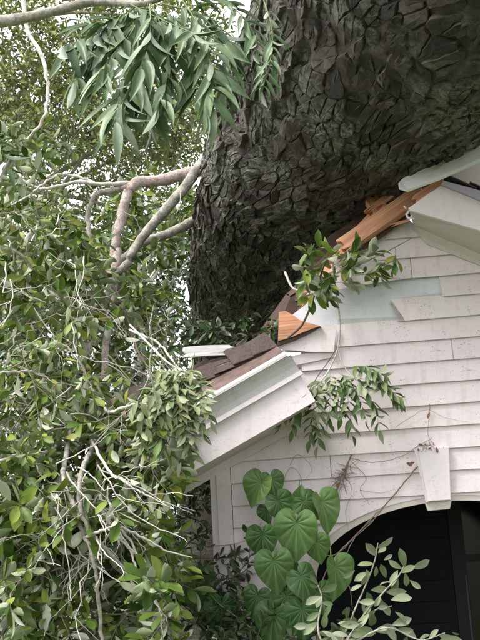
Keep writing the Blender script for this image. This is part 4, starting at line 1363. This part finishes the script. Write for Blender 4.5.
strand([(236, 560), (230, 545), (236, 552), (248, 548)], .0025)
strand([(282, 485), (290, 468), (300, 475), (302, 490)], .0016)
strand([(290, 465), (298, 455), (312, 468), (305, 480)], .0014)
for _ in range(60):
    cx_, cy_ = ((348, 468), (340, 484), (430, 446), (234, 553), (345, 476))[int(rng.integers(5))]
    a = rng.uniform(0, 6.28); L = rng.uniform(5, 16)
    fl = .35 if cx_ == 430 else 1
    strand([(cx_ + rng.normal() * 4, cy_ + rng.normal() * 2), (cx_ + math.cos(a) * L * .5 + rng.normal() * 2, cy_ + math.sin(a) * L * .5 * fl), (cx_ + math.cos(a) * L, cy_ + math.sin(a) * L * fl + 2)], rng.uniform(.0009, .002), -.035 if cx_ != 430 else -.06)
bag.build('stems', M['vine_dry'], dry)
out = []
for (a, b, L) in ((412, 466, 9), (415, 462, 7), (424, 446, 6), (436, 447, 6), (430, 412, 7), (444, 447, 5), (418, 448, 5), (340, 482, 6), (346, 470, 5)):
    c = P(a, b, -.06)
    out.append((int(rng.integers(3)), frame(unit(rnd() + np.array([0, -.2, -.4])), unit(np.array([0, -1, .2]) + rnd() * .5)), np.array(c), L * 5.4 / 900))
drym = leaf_meshes('dry_leaf', OAK, [M['drybrown'], M['drybrown']])
place_leaves('dry_leaf', drym, out, dry)

# ------------------------------------------------------------------ pale-leaved sapling in front of the porch
sap = empty('pale_sapling', (P(345, 900, -1.2).x, -1.2, 0))
tag(sap, 'pale grey-green leaved broken twigs standing in front of the dark arch', 'plant')
bag = Bag(); out = []
base = (P(345, 660, -1.2))
stems = [[(345, 1000, -1.2), (345, 720, -1.2), (340, 655, -1.2), (352, 617, -1.2), (368, 580, -1.2), (375, 560, -1.2), (378, 543, -1.2)],
         [(345, 720, -1.2), (346, 650, -1.22), (362, 618, -1.25), (384, 592, -1.25), (398, 577, -1.28), (404, 566, -1.28)],
         [(345, 720, -1.2), (340, 660, -1.25), (364, 637, -1.3), (390, 628, -1.3), (420, 640, -1.3), (445, 633, -1.3)],
         [(345, 720, -1.2), (330, 660, -1.2), (318, 630, -1.15), (322, 600, -1.1), (318, 585, -1.1)],
         [(345, 720, -1.2), (335, 665, -1.2), (350, 635, -1.2), (372, 612, -1.2), (392, 606, -1.2)]]
for s in stems:
    bag.tube(pxpath(s), np.linspace(.006, .002, len(s) * 5), 6, .06)
bag.build('stem', M['limb_grey'], sap)
spots = [(405, 568, 24, (-.1, -1)), (412, 568, 26, (1, -.1)), (405, 573, 18, (.4, .9)), (398, 570, 22, (-.5, .9)), (355, 570, 18, (-1, .3)), (378, 553, 15, (1, -.2)), (366, 575, 14, (-.4, .8)), (376, 566, 14, (.3, .9)), (371, 590, 20, (.9, -.3)),
         (386, 592, 24, (1, 0)), (391, 600, 28, (1, .1)), (366, 600, 20, (0, 1)), (380, 600, 22, (.6, .8)), (352, 615, 16, (.3, 1)), (347, 607, 14, (-.5, .8)), (395, 612, 24, (1, .3)), (372, 612, 24, (.2, 1)), (392, 625, 26, (1, -.2)), (400, 632, 30, (1, .2)), (440, 640, 26, (.95, -.35)), (452, 632, 10, (.9, .1)),
         (332, 605, 20, (-.9, -.1)), (340, 625, 24, (.9, -.2)), (352, 632, 30, (1, -.1)), (376, 632, 30, (1, -.25)), (330, 632, 24, (.6, .7)), (318, 585, 16, (-.4, -.8)), (322, 596, 16, (-.7, .6)), (326, 612, 20, (.1, 1)), (366, 645, 28, (.9, .1)), (340, 645, 26, (-.6, -.4)), (384, 560, 12, (.8, -.5)), (310, 625, 20, (-.9, .1)), (362, 585, 15, (-.9, .3)), (386, 578, 18, (-.6, -.6)), (410, 580, 16, (.8, .6))]
for st_ in stems:
    pp_ = pxpath(st_, 40)
    for k in range(13, 40, 3):
        a, b, z = proj(pp_[k])
        if b < 655: spots.append((a, b, rng.uniform(14, 24), (rng.normal(), rng.normal() - .2)))
for (a, b, L, (dx, dy)) in spots:
    c = P(a, b, -1.25 + rng.uniform(-.06, .06)); z = (c - CAM).dot(fw)
    d = np.array((rt * dx - up * dy).normalized()) + rnd() * .2
    nrm = np.array(-fw + up * .5) + rnd() * .45
    out.append((int(rng.integers(3)), frame(d, nrm), np.array(c), .82 * L * z / F_PX))
palem = leaf_meshes('pale_leaf', OAK, [M['pale_top'], M['pale_under']])
place_leaves('leaf', palem, out, sap)

# ------------------------------------------------------------------ dark undergrowth at the foot of the wall
und = empty('shrub', (P(230, 640, -.4).x, -.4, 0))
tag(und, 'dark small-leaved shrub in the shade below the corner board', 'shrub')
bag = Bag(); out = []
foliage([(215, 600, -.1, 40, 45, .2, 40), (250, 620, -.15, 40, 40, .2, 40), (190, 560, .1, 16, 45, .25, 24), (188, 500, .5, 14, 45, .2, 34), (230, 680, -.3, 60, 40, .3, 40), (300, 660, -.35, 50, 30, .2, 30), (225, 800, -.3, 60, 90, .2, 30)], bag, out, .062, 12, .26, .2, -.3)
bag.tube(catmull([(P(230, 640, -.4).x, -.4, 0), (P(230, 640, -.4).x + .05, -.35, .8), tuple(P(228, 640, -.2))], 12), np.linspace(.018, .006, 12), 7)
bag.build('stems', M['twig_dark'], und)
merge_leaves('leaves', OAK, out, [M['shade_top'], M['shade_under']], und)
